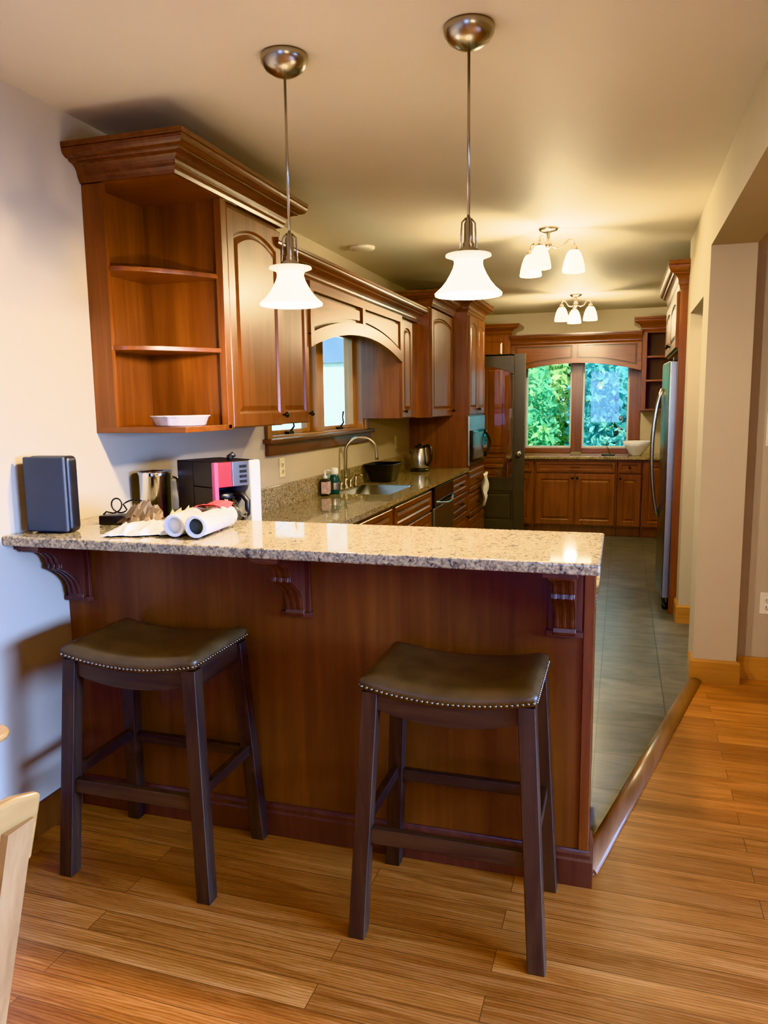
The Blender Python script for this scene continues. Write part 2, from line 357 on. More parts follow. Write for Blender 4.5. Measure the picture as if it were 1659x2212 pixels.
        if bevel:
            md = o.modifiers.new('bevel', 'BEVEL'); md.width = bevel; md.segments = seg; md.limit_method = 'ANGLE'; md.angle_limit = math.radians(40)
            for p in me.polygons: p.use_smooth = True
            wn = o.modifiers.new('wn', 'WEIGHTED_NORMAL'); wn.keep_sharp = True
        if sub:
            md = o.modifiers.new('sub', 'SUBSURF'); md.levels = sub; md.render_levels = sub
        if parent is not None: o.parent = parent
        WORLD[o.name] = WORLD.get(parent.name, Vector((0, 0, 0))) if parent is not None else Vector((0, 0, 0))
        if label: o['label'] = label
        return o
    local = False
WORLD = {}
def LB():
    m = MB(); m.local = True; return m
def tag(o, label=None, cat=None, group=None, kind=None):
    if label: o['label'] = label
    if cat: o['category'] = cat
    if group: o['group'] = group
    if kind: o['kind'] = kind
    return o
def thing(name, label, cat, loc=(0, 0, 0), rz=0, group=None, kind=None):
    o = bpy.data.objects.new(name, None); COL.objects.link(o); o.location = loc; o.rotation_euler = (0, 0, rz)
    o.empty_display_size = .05
    WORLD[o.name] = Vector(loc)
    return tag(o, label, cat, group, kind)
def copy_tree(o, parent=None):
    c = o.copy(); COL.objects.link(c); c.parent = parent
    for ch in list(o.children): copy_tree(ch, c)
    return c
def struct(mb, name, mat, **k):
    return tag(mb.build(name, mat, **k), kind='structure')

# ------------------------------------------------------------------ key dimensions (metres)
XL, ZC, XR, YW = -1.944, 2.554, .402, 9.40
ZB, ZK = 1.088, .902
YB0, YB1, YP = 1.994, 2.495, 2.29

# ------------------------------------------------------------------ camera
yaw, pitch, roll = 0.30197, -0.139476, -0.012975
cy, sy, cp, sp = math.cos(yaw), math.sin(yaw), math.cos(pitch), math.sin(pitch)
f = Vector((-sy*cp, cy*cp, sp)); r0 = Vector((cy, sy, 0)); u0 = r0.cross(f)
r1 = r0*math.cos(roll)+u0*math.sin(roll); u1 = u0*math.cos(roll)-r0*math.sin(roll)
cam = bpy.data.cameras.new('camera'); co = bpy.data.objects.new('camera', cam); COL.objects.link(co)
co.matrix_world = Matrix(((r1.x, u1.x, -f.x, 0), (r1.y, u1.y, -f.y, 0), (r1.z, u1.z, -f.z, 1.5), (0, 0, 0, 1)))
cam.sensor_fit = 'HORIZONTAL'; cam.sensor_width = 36; cam.lens = 1648*36/1659; cam.clip_start = .05
SC.camera = co

# ------------------------------------------------------------------ room shell
YBACK, XRD = -3.2, 3.4
TH0, TH1 = (-.045, 2.46), (.42, 4.29)          # diagonal threshold
mb = MB(); mb.prism([(XL-.1, YBACK), (XRD, YBACK), (XRD, 4.5), (.42, 4.5), (.42, 4.29), TH0, (-.045, 2.35), (XL-.1, 2.35)], 'z', -.06, 0)
struct(mb, 'floor', 'floor')
mb = MB(); mb.prism([(XL-.1, 2.352), (-.047, 2.352), (-.047, 2.462), (.418, 4.292), (.418, 4.502), (2.0, 4.502), (2.0, YW+.1), (XL-.1, YW+.1)], 'z', -.06, .001)
struct(mb, 'floor_kitchen', 'tile')
mb = MB(); mb.box(XL-.2, XRD+.2, YBACK-.2, YW+.2, ZC, ZC+.08); struct(mb, 'ceiling', 'ceil')
# left wall with window opening
WY0, WY1, WZ0, WZ1 = 4.03, 5.74, 1.315, 2.08
mb = MB()
mb.box(XL-.16, XL, YBACK-.1, WY0, -.06, ZC); mb.box(XL-.16, XL, WY1, YW+.15, -.06, ZC)
mb.box(XL-.16, XL, WY0, WY1, -.06, WZ0); mb.box(XL-.16, XL, WY0, WY1, WZ1, ZC)
struct(mb, 'wall_left', 'wall')
# far wall with window opening
FX0, FX1, FZ0, FZ1 = -1.22, .185, .955, 2.07
mb = MB()
mb.box(XL, FX0, YW, YW+.15, -.06, ZC); mb.box(FX1, 2.0, YW, YW+.15, -.06, ZC)
mb.box(FX0, FX1, YW, YW+.15, -.06, FZ0); mb.box(FX0, FX1, YW, YW+.15, FZ1, ZC)
struct(mb, 'wall_far', 'wall_warm')
# right wall: post, passage opening, stub, alcove
mb = MB()
mb.box(XR, .617, 4.28, 4.566, 0, ZC); mb.box(XR, .617, 4.566, 5.42, 2.06, ZC); mb.box(XR, .617, 5.42, 5.64, 0, ZC)
struct(mb, 'wall_right', 'wall_warm')
mb = MB(); mb.box(1.06, 1.2, 5.64, YW, 0, ZC); mb.box(.617, 1.2, 5.60, 5.64, 0, ZC); struct(mb, 'wall_alcove', 'wall_warm')
mb = MB(); mb.box(1.45, 1.55, 4.5, 5.6, 0, ZC); struct(mb, 'wall_hall', 'wall_warm')
mb = MB(); mb.box(XR, .617, YBACK, 4.28, 2.27, ZC); struct(mb, 'wall_beam', 'wall')
mb = MB(); mb.box(.617, XRD, 4.39, 4.5, 0, ZC); struct(mb, 'wall_dining', 'wall')
mb = MB(); mb.box(XRD, XRD+.1, YBACK, 4.5, 0, ZC); struct(mb, 'wall_east', 'wall')
mb = MB(); mb.box(XL-.1, XRD+.1, YBACK-.1, YBACK, 0, ZC); struct(mb, 'wall_back', 'wall')
# baseboards
def bb(name, path, mat='oak', h=.125, t=.016):
    mb = MB(); mb.sweep(path, [(0, .0005), (t, .0005), (t, h-.012), (t*.5, h), (0, h)]); struct(mb, name, mat)
bb('baseboard_left', [(XL, YBACK), (XL, YP-.02)], 'panel', .115)
bb('baseboard_right', [(.619, 4.39), (.619, 4.28), (XR, 4.28), (XR, 4.40)][::-1], 'oak')
bb('baseboard_dining', [(.636, 4.39), (XRD, 4.39)], 'oak')
bb('baseboard_passage', [(XR, 5.63), (XR, 5.42), (.617, 5.42)], 'oak', .125)
# threshold strip: half-round oak moulding laid diagonally
d = Vector((TH1[0]-TH0[0], TH1[1]-TH0[1])); L_ = d.length; d.normalize()
mb = MB(basis((TH0[0], TH0[1], 0), (d.x, d.y, 0), (-d.y, d.x, 0)))
prof = [(.036*math.cos(a), .020*math.sin(a)) for a in [PI*i/10 for i in range(11)]]
mb.add([(a, p[0], p[1]+.001) for a in (-.10, L_+.02) for p in prof], [(i, i+1, 12+i, 11+i) for i in range(10)], True)
mb.add([(a, p[0], p[1]+.001) for a in (-.10, L_+.02) for p in prof], [tuple(range(11)), tuple(range(21, 10, -1))])
struct(mb, 'trim_1', 'strip', merge=True)

# ------------------------------------------------------------------ small hardware helpers
def knob(T, a, c, b, parent):
    mb = MB(T); mb.lathe([(.0045, b-.002), (.0045, b+.012), (.013, b+.018), (.015, b+.026), (.010, b+.032), (0, b+.033)], (a, 0, c), 14, 'y')
    return mb.build('knob', 'bronze', parent)
def pull(T, a, c, b, w, parent):
    mb = MB(T); mb.tube([(a-w/2, b-.001, c), (a-w/2, b+.022, c), (a-w/2+.01, b+.028, c), (a+w/2-.01, b+.028, c), (a+w/2, b+.022, c), (a+w/2, b-.001, c)], .0045, 8)
    return mb.build('pull', 'bronze', parent)
def unit(name, label, cat, o, xd, od, w, d, z0, z1, doors=(), drawers=(), group=None, mat='cherry', toe=0, t=.02, hollow=False):
    """cabinet: local a = along front, b = outwards, c = up (world z). doors: (a0,a1,c0,c1,rise,knob a,knob c) ; drawers: (a0,a1,c0,c1,pull?)"""
    T = basis((o[0], o[1], 0), xd, od)
    root = thing(name, label, cat, (o[0], o[1], z0), group=group)
    mb = MB(T)
    if hollow:
        mb.box(0, w, -d, 0, z0+toe, .66); mb.box(0, w, -.018, 0, .66, z1); mb.box(0, .018, -d, -.018, .66, z1); mb.box(w-.018, w, -d, -.018, .66, z1)
    else: mb.box(0, w, -d, 0, z0+toe, z1)
    if toe: mb.box(0, w, -d, -.07, z0+.001, z0+toe)
    mb.build('carcass', mat, root, bevel=.0015)
    for q in doors:
        a0, a1, c0, c1, rise, ka, kc = q[:7]
        rail = min(.055, (a1-a0)*.22)
        m2 = MB(T); m2.door(a0, a1, c0, c1, t, rail, rise, .0005)
        dr = m2.build('door', mat, root)
        if ka is not None: knob(T, ka, kc, t, dr)
    for q in drawers:
        a0, a1, c0, c1, kind = q
        m2 = MB(T); m2.door(a0, a1, c0, c1, t, min(.032, (c1-c0)*.25), 0, .0005)
        dr = m2.build('drawer', mat if mat != 'cherry' else ('cherry_y' if abs(xd[1]) > .5 else 'cherry_x'), root)
        if kind == 'pull': pull(T, (a0+a1)/2, (c0+c1)/2, t, .09, dr)
        elif kind == 'knob': knob(T, (a0+a1)/2, (c0+c1)/2, t, dr)
    return root
def crown_prof(z0, z1, out):
    h = z1-z0
    p = [(0, z0), (.006, z0), (.010, z0+.10*h), (.014, z0+.16*h)]
    for i in range(7):          # lower cove
        a = i/6; p.append((.016+(out*.42)*(1-math.cos(a*PI/2)), z0+h*(.18+.34*math.sin(a*PI/2))))
    p += [(out*.48+.014, z0+.55*h)]
    for i in range(6):          # upper bead
        a = i/5; p.append((out*.52+.012+(out*.34)*math.sin(a*PI/2), z0+h*(.58+.24*(1-math.cos(a*PI/2)))))
    p += [(out-.006, z0+.84*h), (out, z0+.87*h), (out, z1), (0, z1)]
    return p
def crown(name, label, path, z0, z1, out, mat='crown', parent=None):
    mb = MB(); mb.sweep(path, crown_prof(z0, z1, out))
    if parent is None: return tag(mb.build(name, mat), label, 'crown moulding')
    return mb.build(name, mat, parent)
X_, Y_ = (1, 0, 0), (0, 1, 0)
PX, NX, NY = (1, 0, 0), (-1, 0, 0), (0, -1, 0)

# ------------------------------------------------------------------ bar peninsula
root = thing('bar_peninsula', 'dark cherry panelled breakfast bar base under the raised granite top', 'bar', (-1.0, 2.35, 0))
mb = MB(); mb.box(XL+.002, -.066, YP, 2.42, .001, 1.054); mb.build('back_panel', 'panel', root)
mb = MB(); mb.box(-.092, -.062, YP-.006, 2.425, .118, 1.0545); mb.build('corner_stile', 'cherry', root, bevel=.002)
mb = MB(); mb.sweep([(XL+.018, YP), (-.064, YP), (-.064, 2.42)], [(0, .001), (.016, .001), (.016, .085), (.011, .092), (.011, .105), (.006, .112), (.004, .118), (0, .118)]); mb.build('base_moulding', 'corbel', root)
mb = MB(); mb.box(XL+.002, -.075, 2.42, 2.98, .09, .868); mb.box(XL+.002, -.12, 2.42, 2.90, .001, .09); mb.build('cabinet_body', 'cherry', root)
def corbel_mesh():
    mb = LB(); w = .066
    prof = [(0, 0), (.030, 0), (.034, .010), (.030, .022)]
    for i in range(9):
        a = i/8; prof.append((.034+.075*a**2.2, .03+.095*a))
    prof += [(.122, .130), (.134, .138), (.130, .152)]
    for i in range(7):
        a = i/6; prof.append((.136+.10*(1-math.cos(a*PI/2)), .158+.055*math.sin(a*PI/2)))
    prof += [(.242, .218), (.246, .243), (0, .243)]
    mb.prism([(-p[0], p[1]) for p in prof], 'x', -w/2, w/2)
    mb.box(-.05, .05, -.016, 0, -.006, .243); mb.box(-.054, .054, -.026, 0, -.006, .012)
    for s in (-.022, 0, .022):      # fluting ridges on the face
        mb.prism([(-(p[0]+.004), p[1]) for p in prof if .02 < p[1] < .21]+[(-.01, .2), (-.01, .03)], 'x', s-.005, s+.005)
    mb.box(-.046, .046, -.252, 0, .224, .243)
    return mb
cm = None
for x in (-1.886, -1.018, -.146):
    if cm is None:
        c0 = corbel_mesh().build('corbel', 'corbel', root, bevel=.0015); cm = c0
    else:
        c0 = cm.copy(); COL.objects.link(c0); c0.parent = root
    c0.location = Vector((x, YP, .811))-Vector((-1.0, 2.35, 0))
mb = MB(); mb.box(XL+.001, -.042, YB0, YB1, 1.055, ZB); o = mb.build('bar_countertop', 'granite', bevel=.007, seg=3)
tag(o, 'raised speckled tan granite bar top above the two stools', 'countertop')

# ------------------------------------------------------------------ kitchen counter, sink
root = thing('kitchen_countertop', 'grey speckled granite counter holding the sink along the left wall', 'countertop', (-1.65, 5, ZK-.032))
mb = MB(); k0, k1 = .870, ZK
mb.box(XL+.001, -1.365, 2.422, 4.86, k0, k1); mb.box(XL+.001, -1.87, 4.86, 5.52, k0, k1); mb.box(-1.475, -1.365, 4.86, 5.52, k0, k1); mb.box(XL+.001, -1.365, 5.52, 7.085, k0, k1)
mb.box(-1.365, -.057, 2.427, 3.02, k0, k1)
mb.build('slab', 'granite2', root)
mb = MB(); mb.box(XL+.001, XL+.021, 2.43, 7.085, k1, 1.038); mb.build('backsplash', 'granite2', root, bevel=.002)
root = thing('kitchen_sink', 'stainless steel sink bowl set into the granite counter', 'sink', (-1.67, 5.19, .88))
mb = MB(); sx0, sx1, sy0, sy1, sb, st = -1.868, -1.477, 4.862, 5.518, .71, .899
def tray(mb, x0, x1, y0, y1, zb, zt, r=.05, t=.02):
    def rr(x0, x1, y0, y1, r, z):
        p = []
        for cx, cy_, a0 in ((x1-r, y1-r, 0), (x0+r, y1-r, 90), (x0+r, y0+r, 180), (x1-r, y0+r, 270)):
            for i in range(5):
                a = math.radians(a0+90*i/4); p.append((cx+r*math.cos(a), cy_+r*math.sin(a), z))
        return p
    lv = [rr(x0, x1, y0, y1, r*.6, zt), rr(x0+.012, x1-.012, y0+.012, y1-.012, r*.6, zt-.002), rr(x0+t, x1-t, y0+t, y1-t, r, zb+.02), rr(x0+t+.02, x1-t-.02, y0+t+.02, y1-t-.02, r, zb)]
    m = 20; vs = [p for l in lv for p in l]; fs = [(j*m+k, j*m+(k+1) % m, (j+1)*m+(k+1) % m, (j+1)*m+k) for j in range(3) for k in range(m)]
    fs.append(tuple(3*m+k for k in range(m))); mb.add(vs, fs, True)
tray(mb, sx0, sx1, sy0, sy1, sb, st); mb.build('basin', 'steel_dull', root, recalc=False)
mb = MB(); mb.lathe([(.0, sb+.002), (.04, sb+.003), (.045, sb+.001)], (-1.67, 5.19, 0), 20); mb.build('drain', 'chrome', root)
# faucet
fb = Vector((-1.895, 5.16, ZK))
root = thing('kitchen_faucet', 'tall gooseneck nickel faucet arching over the sink', 'faucet', fb)
mb = MB(); mb.lathe([(.028, 0), (.028, .008), (.018, .02), (.014, .05), (.013, .08)], fb, 20)
mb.build('base', 'nickel', root)
mb = MB()
pth = [(0, 0, .06), (0, 0, .16), (.004, 0, .24)]
for i in range(13):
    a = PI-(PI*1.02)*i/12; pth.append((.115+.112*math.cos(a), 0, .265+.105*math.sin(a)))
pth += [(.230, 0, .225), (.231, 0, .205)]
ca, sa = math.cos(.45), math.sin(.45)
mb.tube([(fb.x+p[0]*ca, fb.y+p[0]*sa, fb.z+p[2]) for p in pth], [.012]*3+[.0115]*13+[.013, .014], 14); mb.build('spout', 'nickel', root)
for dy, nm in ((-.10, 'hot_handle'), (.10, 'cold_handle')):
    mb = MB(); b = fb+Vector((0, dy, 0)); mb.lathe([(.022, 0), (.02, .012), (.012, .03), (.010, .055), (0, .06)], b, 16); mb.tube([b+Vector((0, 0, .05)), b+Vector((.01, dy*.4, .075)), b+Vector((.02, dy*.9, .085))], [.007, .006, .005], 8)
    mb.build('lever_handle', 'nickel', root)
b = fb+Vector((.01, .19, 0)); root = thing('soap_dispenser', 'small nickel pump dispenser beside the faucet', 'dispenser', b)
mb = MB(); mb.lathe([(.02, 0), (.018, .01), (.011, .025), (.010, .085), (0, .09)], b, 14); mb.tube([b+Vector((0, 0, .082)), b+Vector((.03, 0, .088)), b+Vector((.055, 0, .078))], .006, 8); mb.build('pump', 'nickel', root)

# ------------------------------------------------------------------ left base run (fronts face +x)
XF = -1.395
D = XF-XL-.004
def lbase(y0, y1, label, doors, drawers, group=None, hollow=False):
    return unit('base_cabinet', label, 'cabinet', (XF, y0), Y_, PX, y1-y0, D, 0, .868, doors, drawers, group, toe=.10, hollow=hollow)
w = 1.60
lbase(3.03, 4.63, 'cherry base cabinet at the corner behind the bar, nearest its top', [(.86, 1.57, .12, .68, 0, 1.5, .62)], [(.86, 1.57, .70, .845, 'none')])
w = 1.02
lbase(4.65, 5.68, 'cherry sink base cabinet with a wide blank drawer front', [(.02, .505, .12, .68, 0, .45, .62), (.515, 1.0, .12, .68, 0, .57, .62)], [(.02, 1.0, .70, .845, 'none')], hollow=True)
lbase(6.40, 7.085, 'cherry drawer base cabinet between the dishwasher and the oven cabinet', [(.02, .665, .12, .50, 0, .6, .45)], [(.02, .665, .70, .845, 'pull'), (.02, .665, .52, .685, 'pull')])
T = basis((XF, 5.70, 0), Y_, PX)
root = thing('dishwasher', 'stainless dishwasher with a curved handle under the counter', 'dishwasher', (XF, 5.7, 0))
mb = MB(T); mb.box(.005, .685, -.50, 0, .10, .866); mb.box(.005, .685, -.50, -.06, .001, .10); mb.build('body', 'black', root)
mb = MB(T); mb.box(.008, .682, .001, .03, .11, .70); mb.build('door', 'steel_dull', root, bevel=.006)
mb = MB(T); mb.box(.008, .682, .001, .032, .705, .862); mb.build('control_panel', 'blackgloss', root, bevel=.004)
mb = MB(T); mb.tube([(.04+.61*i/10, .03+.045*math.sin(PI*i/10), .745-.03*math.sin(PI*i/10)) for i in range(11)], .010, 10); mb.build('handle', 'steel', root)

# ------------------------------------------------------------------ upper cabinets, left wall
ZU, ZT = 1.41, 2.335
X1 = -1.572                       # carcass front of the first run
# open corner shelf unit
root = thing('open_shelf_cabinet', 'open cherry corner shelf unit with curved shelves holding a white dish', 'shelf unit', (XL, 2.51, ZU))
yA, yBk = 2.51, 2.865
mb = MB(); mb.box(XL+.001, -1.853, yA, yA+.02, ZU, ZT); mb.box(XL+.001, XL+.02, yA+.02, yBk, ZU, ZT); mb.build('wall_panel', 'cherry', root)
mb = MB(); mb.box(XL+.001, X1, yBk, yBk+.018, ZU, ZT); mb.build('side_panel', 'cherry', root)
mb = MB(); mb.box(XL+.001, -1.549, yA-.001, yBk, ZU-.004, ZU+.018); mb.build('bottom_board', 'cherry_x', root, bevel=.0015)
mb = MB(); mb.box(XL+.001, -1.551, yA, yBk, ZT-.012, ZT); mb.build('top_board', 'cherry_x', root)
mb = MB(); mb.box(X1-.008, -1.549, yBk-.028, yBk+.018, ZU, ZT-.012); mb.build('corner_stile', 'cherry', root, bevel=.002)
for zc in (2.02, 1.728):
    poly = [(XL+.02, yBk), (XL+.02, yA+.02), (-1.853, yA+.012)]
    for i in range(11):
        t = i/10; x = -1.853+(X1+.004+1.853)*t; poly.append((x, yA+.012+(yBk-yA-.045)*t**1.7))
    poly += [(X1-.008, yBk)]
    mb = MB(); mb.prism(poly, 'z', zc-.009, zc+.009); mb.build('shelf', 'cherry_x', root, bevel=.002)
# first door cabinet
unit('wall_cabinet', 'cherry wall cabinet with an arched door beside the open shelves', 'cabinet', (X1, 2.885), Y_, PX, .525, -XL+X1-.001, ZU, ZT,
     [(.004, .521, ZU+.004, ZT-.03, .045, .490, ZU+.05)])
crown('crown_moulding', 'large stepped crown moulding on top of the open shelf unit', [(XL+.002, yA-.002), (-1.548, yA-.002), (-1.548, 3.412), (XL+.002, 3.412)], 2.325, 2.444, .098)
# second run
X2 = -1.64; ZT2 = 2.165
unit('wall_cabinet', 'narrow cherry wall cabinet left of the window valance', 'cabinet', (X2, 3.43), Y_, PX, .46, -XL+X2-.001, ZU, ZT2,
     [(.01, .45, ZU+.004, ZT2-.02, .03, .425, ZU+.05)])
def valance(name, label, T, w, z_end, rise, z_top, tk=.034, band=.075, rail=.05, mull=.05, mat='cherry_y', cr=None):
    """arched valance board with two sunk panels; local a 0..w, outward b."""
    root = thing(name, label, 'valance', T.translation+Vector((0, 0, z_end)))
    n = 24
    def arch(a, off=0): return z_end+rise*(1-((a-w/2)/(w/2))**2)+off
    mb = MB(T)
    def strip(a0, a1, lo, hi, b0, b1, K=n):
        A = [a0+(a1-a0)*i/K for i in range(K+1)]
        vs = [(a, b, fz(a)) for b in (b0, b1) for fz in (lo, hi) for a in A]; m = K+1; fs = []
        for i in range(K):
            fs += [(i, i+1, m+i+1, m+i), (2*m+i, 3*m+i, 3*m+i+1, 2*m+i+1), (i, 2*m+i, 2*m+i+1, i+1), (m+i, m+i+1, 3*m+i+1, 3*m+i)]
        fs += [(0, m, 3*m, 2*m), (K, 2*m+K, 3*m+K, m+K)]
        mb.add(vs, fs)
    strip(0, w, lambda a: arch(a), lambda a: arch(a, band), 0, tk)
    strip(0, w, lambda a: z_top-rail, lambda a: z_top, 0, tk, 1)
    for a0, a1 in ((0, rail), (w-rail, w), (w/2-mull/2, w/2+mull/2)): strip(a0, a1, lambda a: arch(a, band*.9), lambda a: z_top-rail*.9, 0, tk-.0002, 4)
    mb.build('frame', mat, root)
    mb = MB(T)
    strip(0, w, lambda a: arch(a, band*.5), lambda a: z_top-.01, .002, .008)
    mb.build('sunk_panel', 'groove_shade', root)
    for a0, a1 in ((rail+.022, w/2-mull/2-.022), (w/2+mull/2+.022, w-rail-.022)):
        mb = MB(T); strip(a0, a1, lambda a: arch(a, band+.020), lambda a: z_top-rail-.020, .0075, .022); mb.build('raised_field', mat, root)
    return root
valance('window_valance', 'arched cherry valance over the sink window with two sunk panels', basis((X2-.003, 3.892, 0), Y_, PX), 1.80, 1.815, .125, ZT2)
unit('wall_cabinet', 'narrow cherry wall cabinet on the far side of the sink window', 'cabinet', (X2, 5.694), Y_, PX, .50, -XL+X2-.001, ZU-.015, ZT2,
     [(.02, .33, ZU-.011, ZT2-.02, .03, .06, ZU+.04)])
crown('crown_moulding', 'long crown moulding running over the sink window valance', [(XL+.002, 3.43), (X2+.022, 3.43), (X2+.022, 6.196), (XL+.002, 6.196)], 2.158, 2.272, .085)
X4 = -1.53
root = unit('wall_cabinet', 'taller cherry wall cabinet against the tall oven cabinet', 'cabinet', (X4, 6.20), Y_, PX, .875, -XL+X4-.001, ZU-.02, 2.30,
     [(.03, .845, ZU-.016, 2.28, .04, .80, ZU+.03)])
crown('crown', None, [(XL+.002, 6.20), (X4+.022, 6.20), (X4+.022, 7.075)], 2.29, 2.41, .085, parent=root)

# ------------------------------------------------------------------ tall oven cabinet and microwave
X5 = -1.385
root = unit('oven_cabinet', 'tall cherry oven cabinet standing at the end of the sink counter', 'cabinet', (X5, 7.09), Y_, PX, .86, -XL+X5-.001, 0, 2.36,
     [(.02, .425, 1.40, 2.31, .03, .40, 1.45), (.435, .84, 1.40, 2.31, .03, .46, 1.45), (.02, .84, .12, .40, 0, .78, .35)],
     [(.02, .84, .66, .86, 'pull'), (.02, .84, .42, .64, 'pull')], toe=.10)
crown('crown', None, [(XL+.002, 7.09), (X5+.002, 7.09), (X5+.002, 7.95), (XL+.002, 7.95)], 2.335, 2.49, .095, parent=root)
T = basis((X5, 7.09, 0), Y_, PX)
root = thing('microwave_oven', 'stainless built in microwave with a dark curved handle in the tall cabinet', 'microwave', (X5, 7.09, .90))
mb = MB(T); mb.box(.012, .848, .001, .024, .915, 1.385); mb.build('frame', 'steel', root, bevel=.004)
mb = MB(T); mb.box(.04, .82, .024, .05, .95, 1.25); mb.build('door', 'blackgloss', root, bevel=.004)
mb = MB(T); mb.box(.10, .62, .0503, .053, .975, 1.225); mb.build('window', 'steel', root, bevel=.001)
mb = MB(T); mb.tube([(.70+.03*math.sin(PI*i/10), .05+.05*math.sin(PI*i/10), .97+.26*i/10) for i in range(11)], .014, 10); mb.build('handle', 'black', root)
# dish towel over drawer pull
mb = MB(); 
def towel(u, v):
    y = 7.62+.27*u; x = X5+.062+.014*math.sin(u*17+v*2)+.012*math.sin(v*9+u*4); z = .80-.30*v-.04*math.sin(u*5)*v
    return (x, y, z)
mb.grid(towel, 22, 14); o = mb.build('dish_towel', 'cloth', solid=.006, recalc=False); tag(o, 'pale crumpled cloth hanging on the front of the oven cabinet', 'towel')

# ------------------------------------------------------------------ left window
root = thing('window_1', None, None, (XL, WY0, WZ0), kind='structure')
mb = MB()
for y0, y1 in ((WY0-.055, WY0+.002), (WY1-.002, WY1+.06)): mb.box(XL+.0005, XL+.02, y0, y1, 1.315, 2.13)
mb.box(XL+.0005, XL+.02, WY0, WY1, WZ1-.002, 2.13)
for y0, y1 in ((WY0, WY0+.02), (WY1-.02, WY1)): mb.box(XL-.15, XL+.001, y0, y1, WZ0, WZ1)
mb.box(XL-.15, XL+.001, WY0+.02, WY1-.02, WZ1-.02, WZ1); mb.box(XL-.15, XL+.001, WY0+.02, WY1-.02, WZ0, WZ0+.012)
mb.build('frame', 'oakframe', root, bevel=.002)
mb = MB(); mb.box(XL-.13, XL-.005, 4.795, 4.915, WZ0+.012, WZ1-.02); mb.build('mullion', 'oakframe', root, bevel=.004)
mb = MB(); mb.box(XL-.01, XL+.055, WY0-.085, WY1+.115, 1.288, 1.3145); mb.build('sill', 'darksill', root, bevel=.005)
mb = MB(); mb.box(XL+.0005, XL+.024, WY0-.06, WY1+.09, 1.217, 1.288); mb.build('apron', 'darksill', root, bevel=.003)
for y0, y1 in ((WY0+.022, 4.793), (4.917, WY1-.022)):
    mb = MB(); s = .055; x0, x1 = XL-.105, XL-.06; z0, z1 = WZ0+.014, WZ1-.022
    mb.box(x0, x1, y0, y0+s, z0, z1); mb.box(x0, x1, y1-s, y1, z0, z1); mb.box(x0, x1, y0+s, y1-s, z0, z0+.026); mb.box(x0, x1, y0+s, y1-s, z1-s, z1)
    sash = mb.build('sash', 'oakframe', root, bevel=.003)
    mb = MB(); mb.box(x0+.018, x0+.022, y0+s, y1-s, z0+.026, z1-s); mb.build('pane', 'glass', sash)
    mb = MB(); ym = (y0+y1)/2
    mb.box(XL-.055, XL-.03, ym-.05, ym+.03, WZ0+.012, WZ0+.03); mb.tube([(XL-.04, ym, WZ0+.03), (XL-.02, ym+.01, WZ0+.06), (XL-.015, ym-.02, WZ0+.10), (XL-.02, ym+.01, WZ0+.14)], [.006, .006, .005, .007], 8)
    mb.build('crank_handle', 'bronze', root)

# ------------------------------------------------------------------ far wall: pantry, window, valance, shelves, base run
YF, YU9 = 8.82, 9.07
root = unit('pantry_cabinet', 'tall cherry pantry in the far corner seen through the door glass', 'cabinet', (XL+.002, YU9), X_, NY, -1.262-XL-.002, YW-YU9-.002, 0, 2.30,
     [(.05, .655, 1.99, 2.27, 0, .35, 2.03), (.05, .35, .92, 1.96, 0, .32, 1.2), (.355, .655, .92, 1.96, 0, .385, 1.2), (.05, .655, .12, .72, 0, .6, .6)], [(.05, .655, .74, .90, 'knob')], toe=.1)
crown('crown', None, [(XL+.002, YU9), (-1.26, YU9), (-1.26, YW-.002)], 2.285, 2.402, .115, 'crown_x', parent=root)
vfar = valance('window_valance', 'arched cherry valance above the far double window', basis((-1.258, YU9+.06, 0), X_, NY), 1.446, 1.845, .10, 2.185, band=.048, rail=.042, mat='cherry_x')
crown('crown', None, [(-1.256, YU9+.024), (.188, YU9+.024)], 2.158, 2.275, .07, 'crown_x', parent=vfar)
# open shelf cabinet, far right
root = thing('open_shelf_cabinet', 'dark open cherry shelf cabinet right of the far window', 'shelf unit', (.19, YU9, 1.40))
x0, x1 = .192, 1.055
mb = MB(); mb.box(x0, x0+.02, YU9, YW-.001, 1.40, 2.27); mb.box(x0, x0+.05, YU9-.001, YU9+.02, 1.40, 2.27); mb.build('side_panel', 'cherry', root)
mb = MB(); mb.box(x1-.02, x1, YU9, YW-.001, 1.40, 2.27); mb.build('side_panel', 'cherry', root)
mb = MB(); mb.box(x0+.02, x1-.02, YW-.012, YW-.001, 1.40, 2.27); mb.build('back_panel', 'panel', root)
mb = MB(); mb.box(x0+.02, x1-.02, YU9, YW-.012, 2.25, 2.27); mb.build('top_board', 'cherry_x', root)
for z in (1.41, 1.73, 1.99):
    mb = MB(); mb.box(x0+.02, x1-.02, YU9+.005, YW-.012, z-.01, z+.01); mb.build('shelf', 'cherry_x', root)
crown('crown', None, [(.19, YW-.002), (.19, YU9), (1.055, YU9)], 2.26, 2.415, .09, 'crown_x', parent=root)
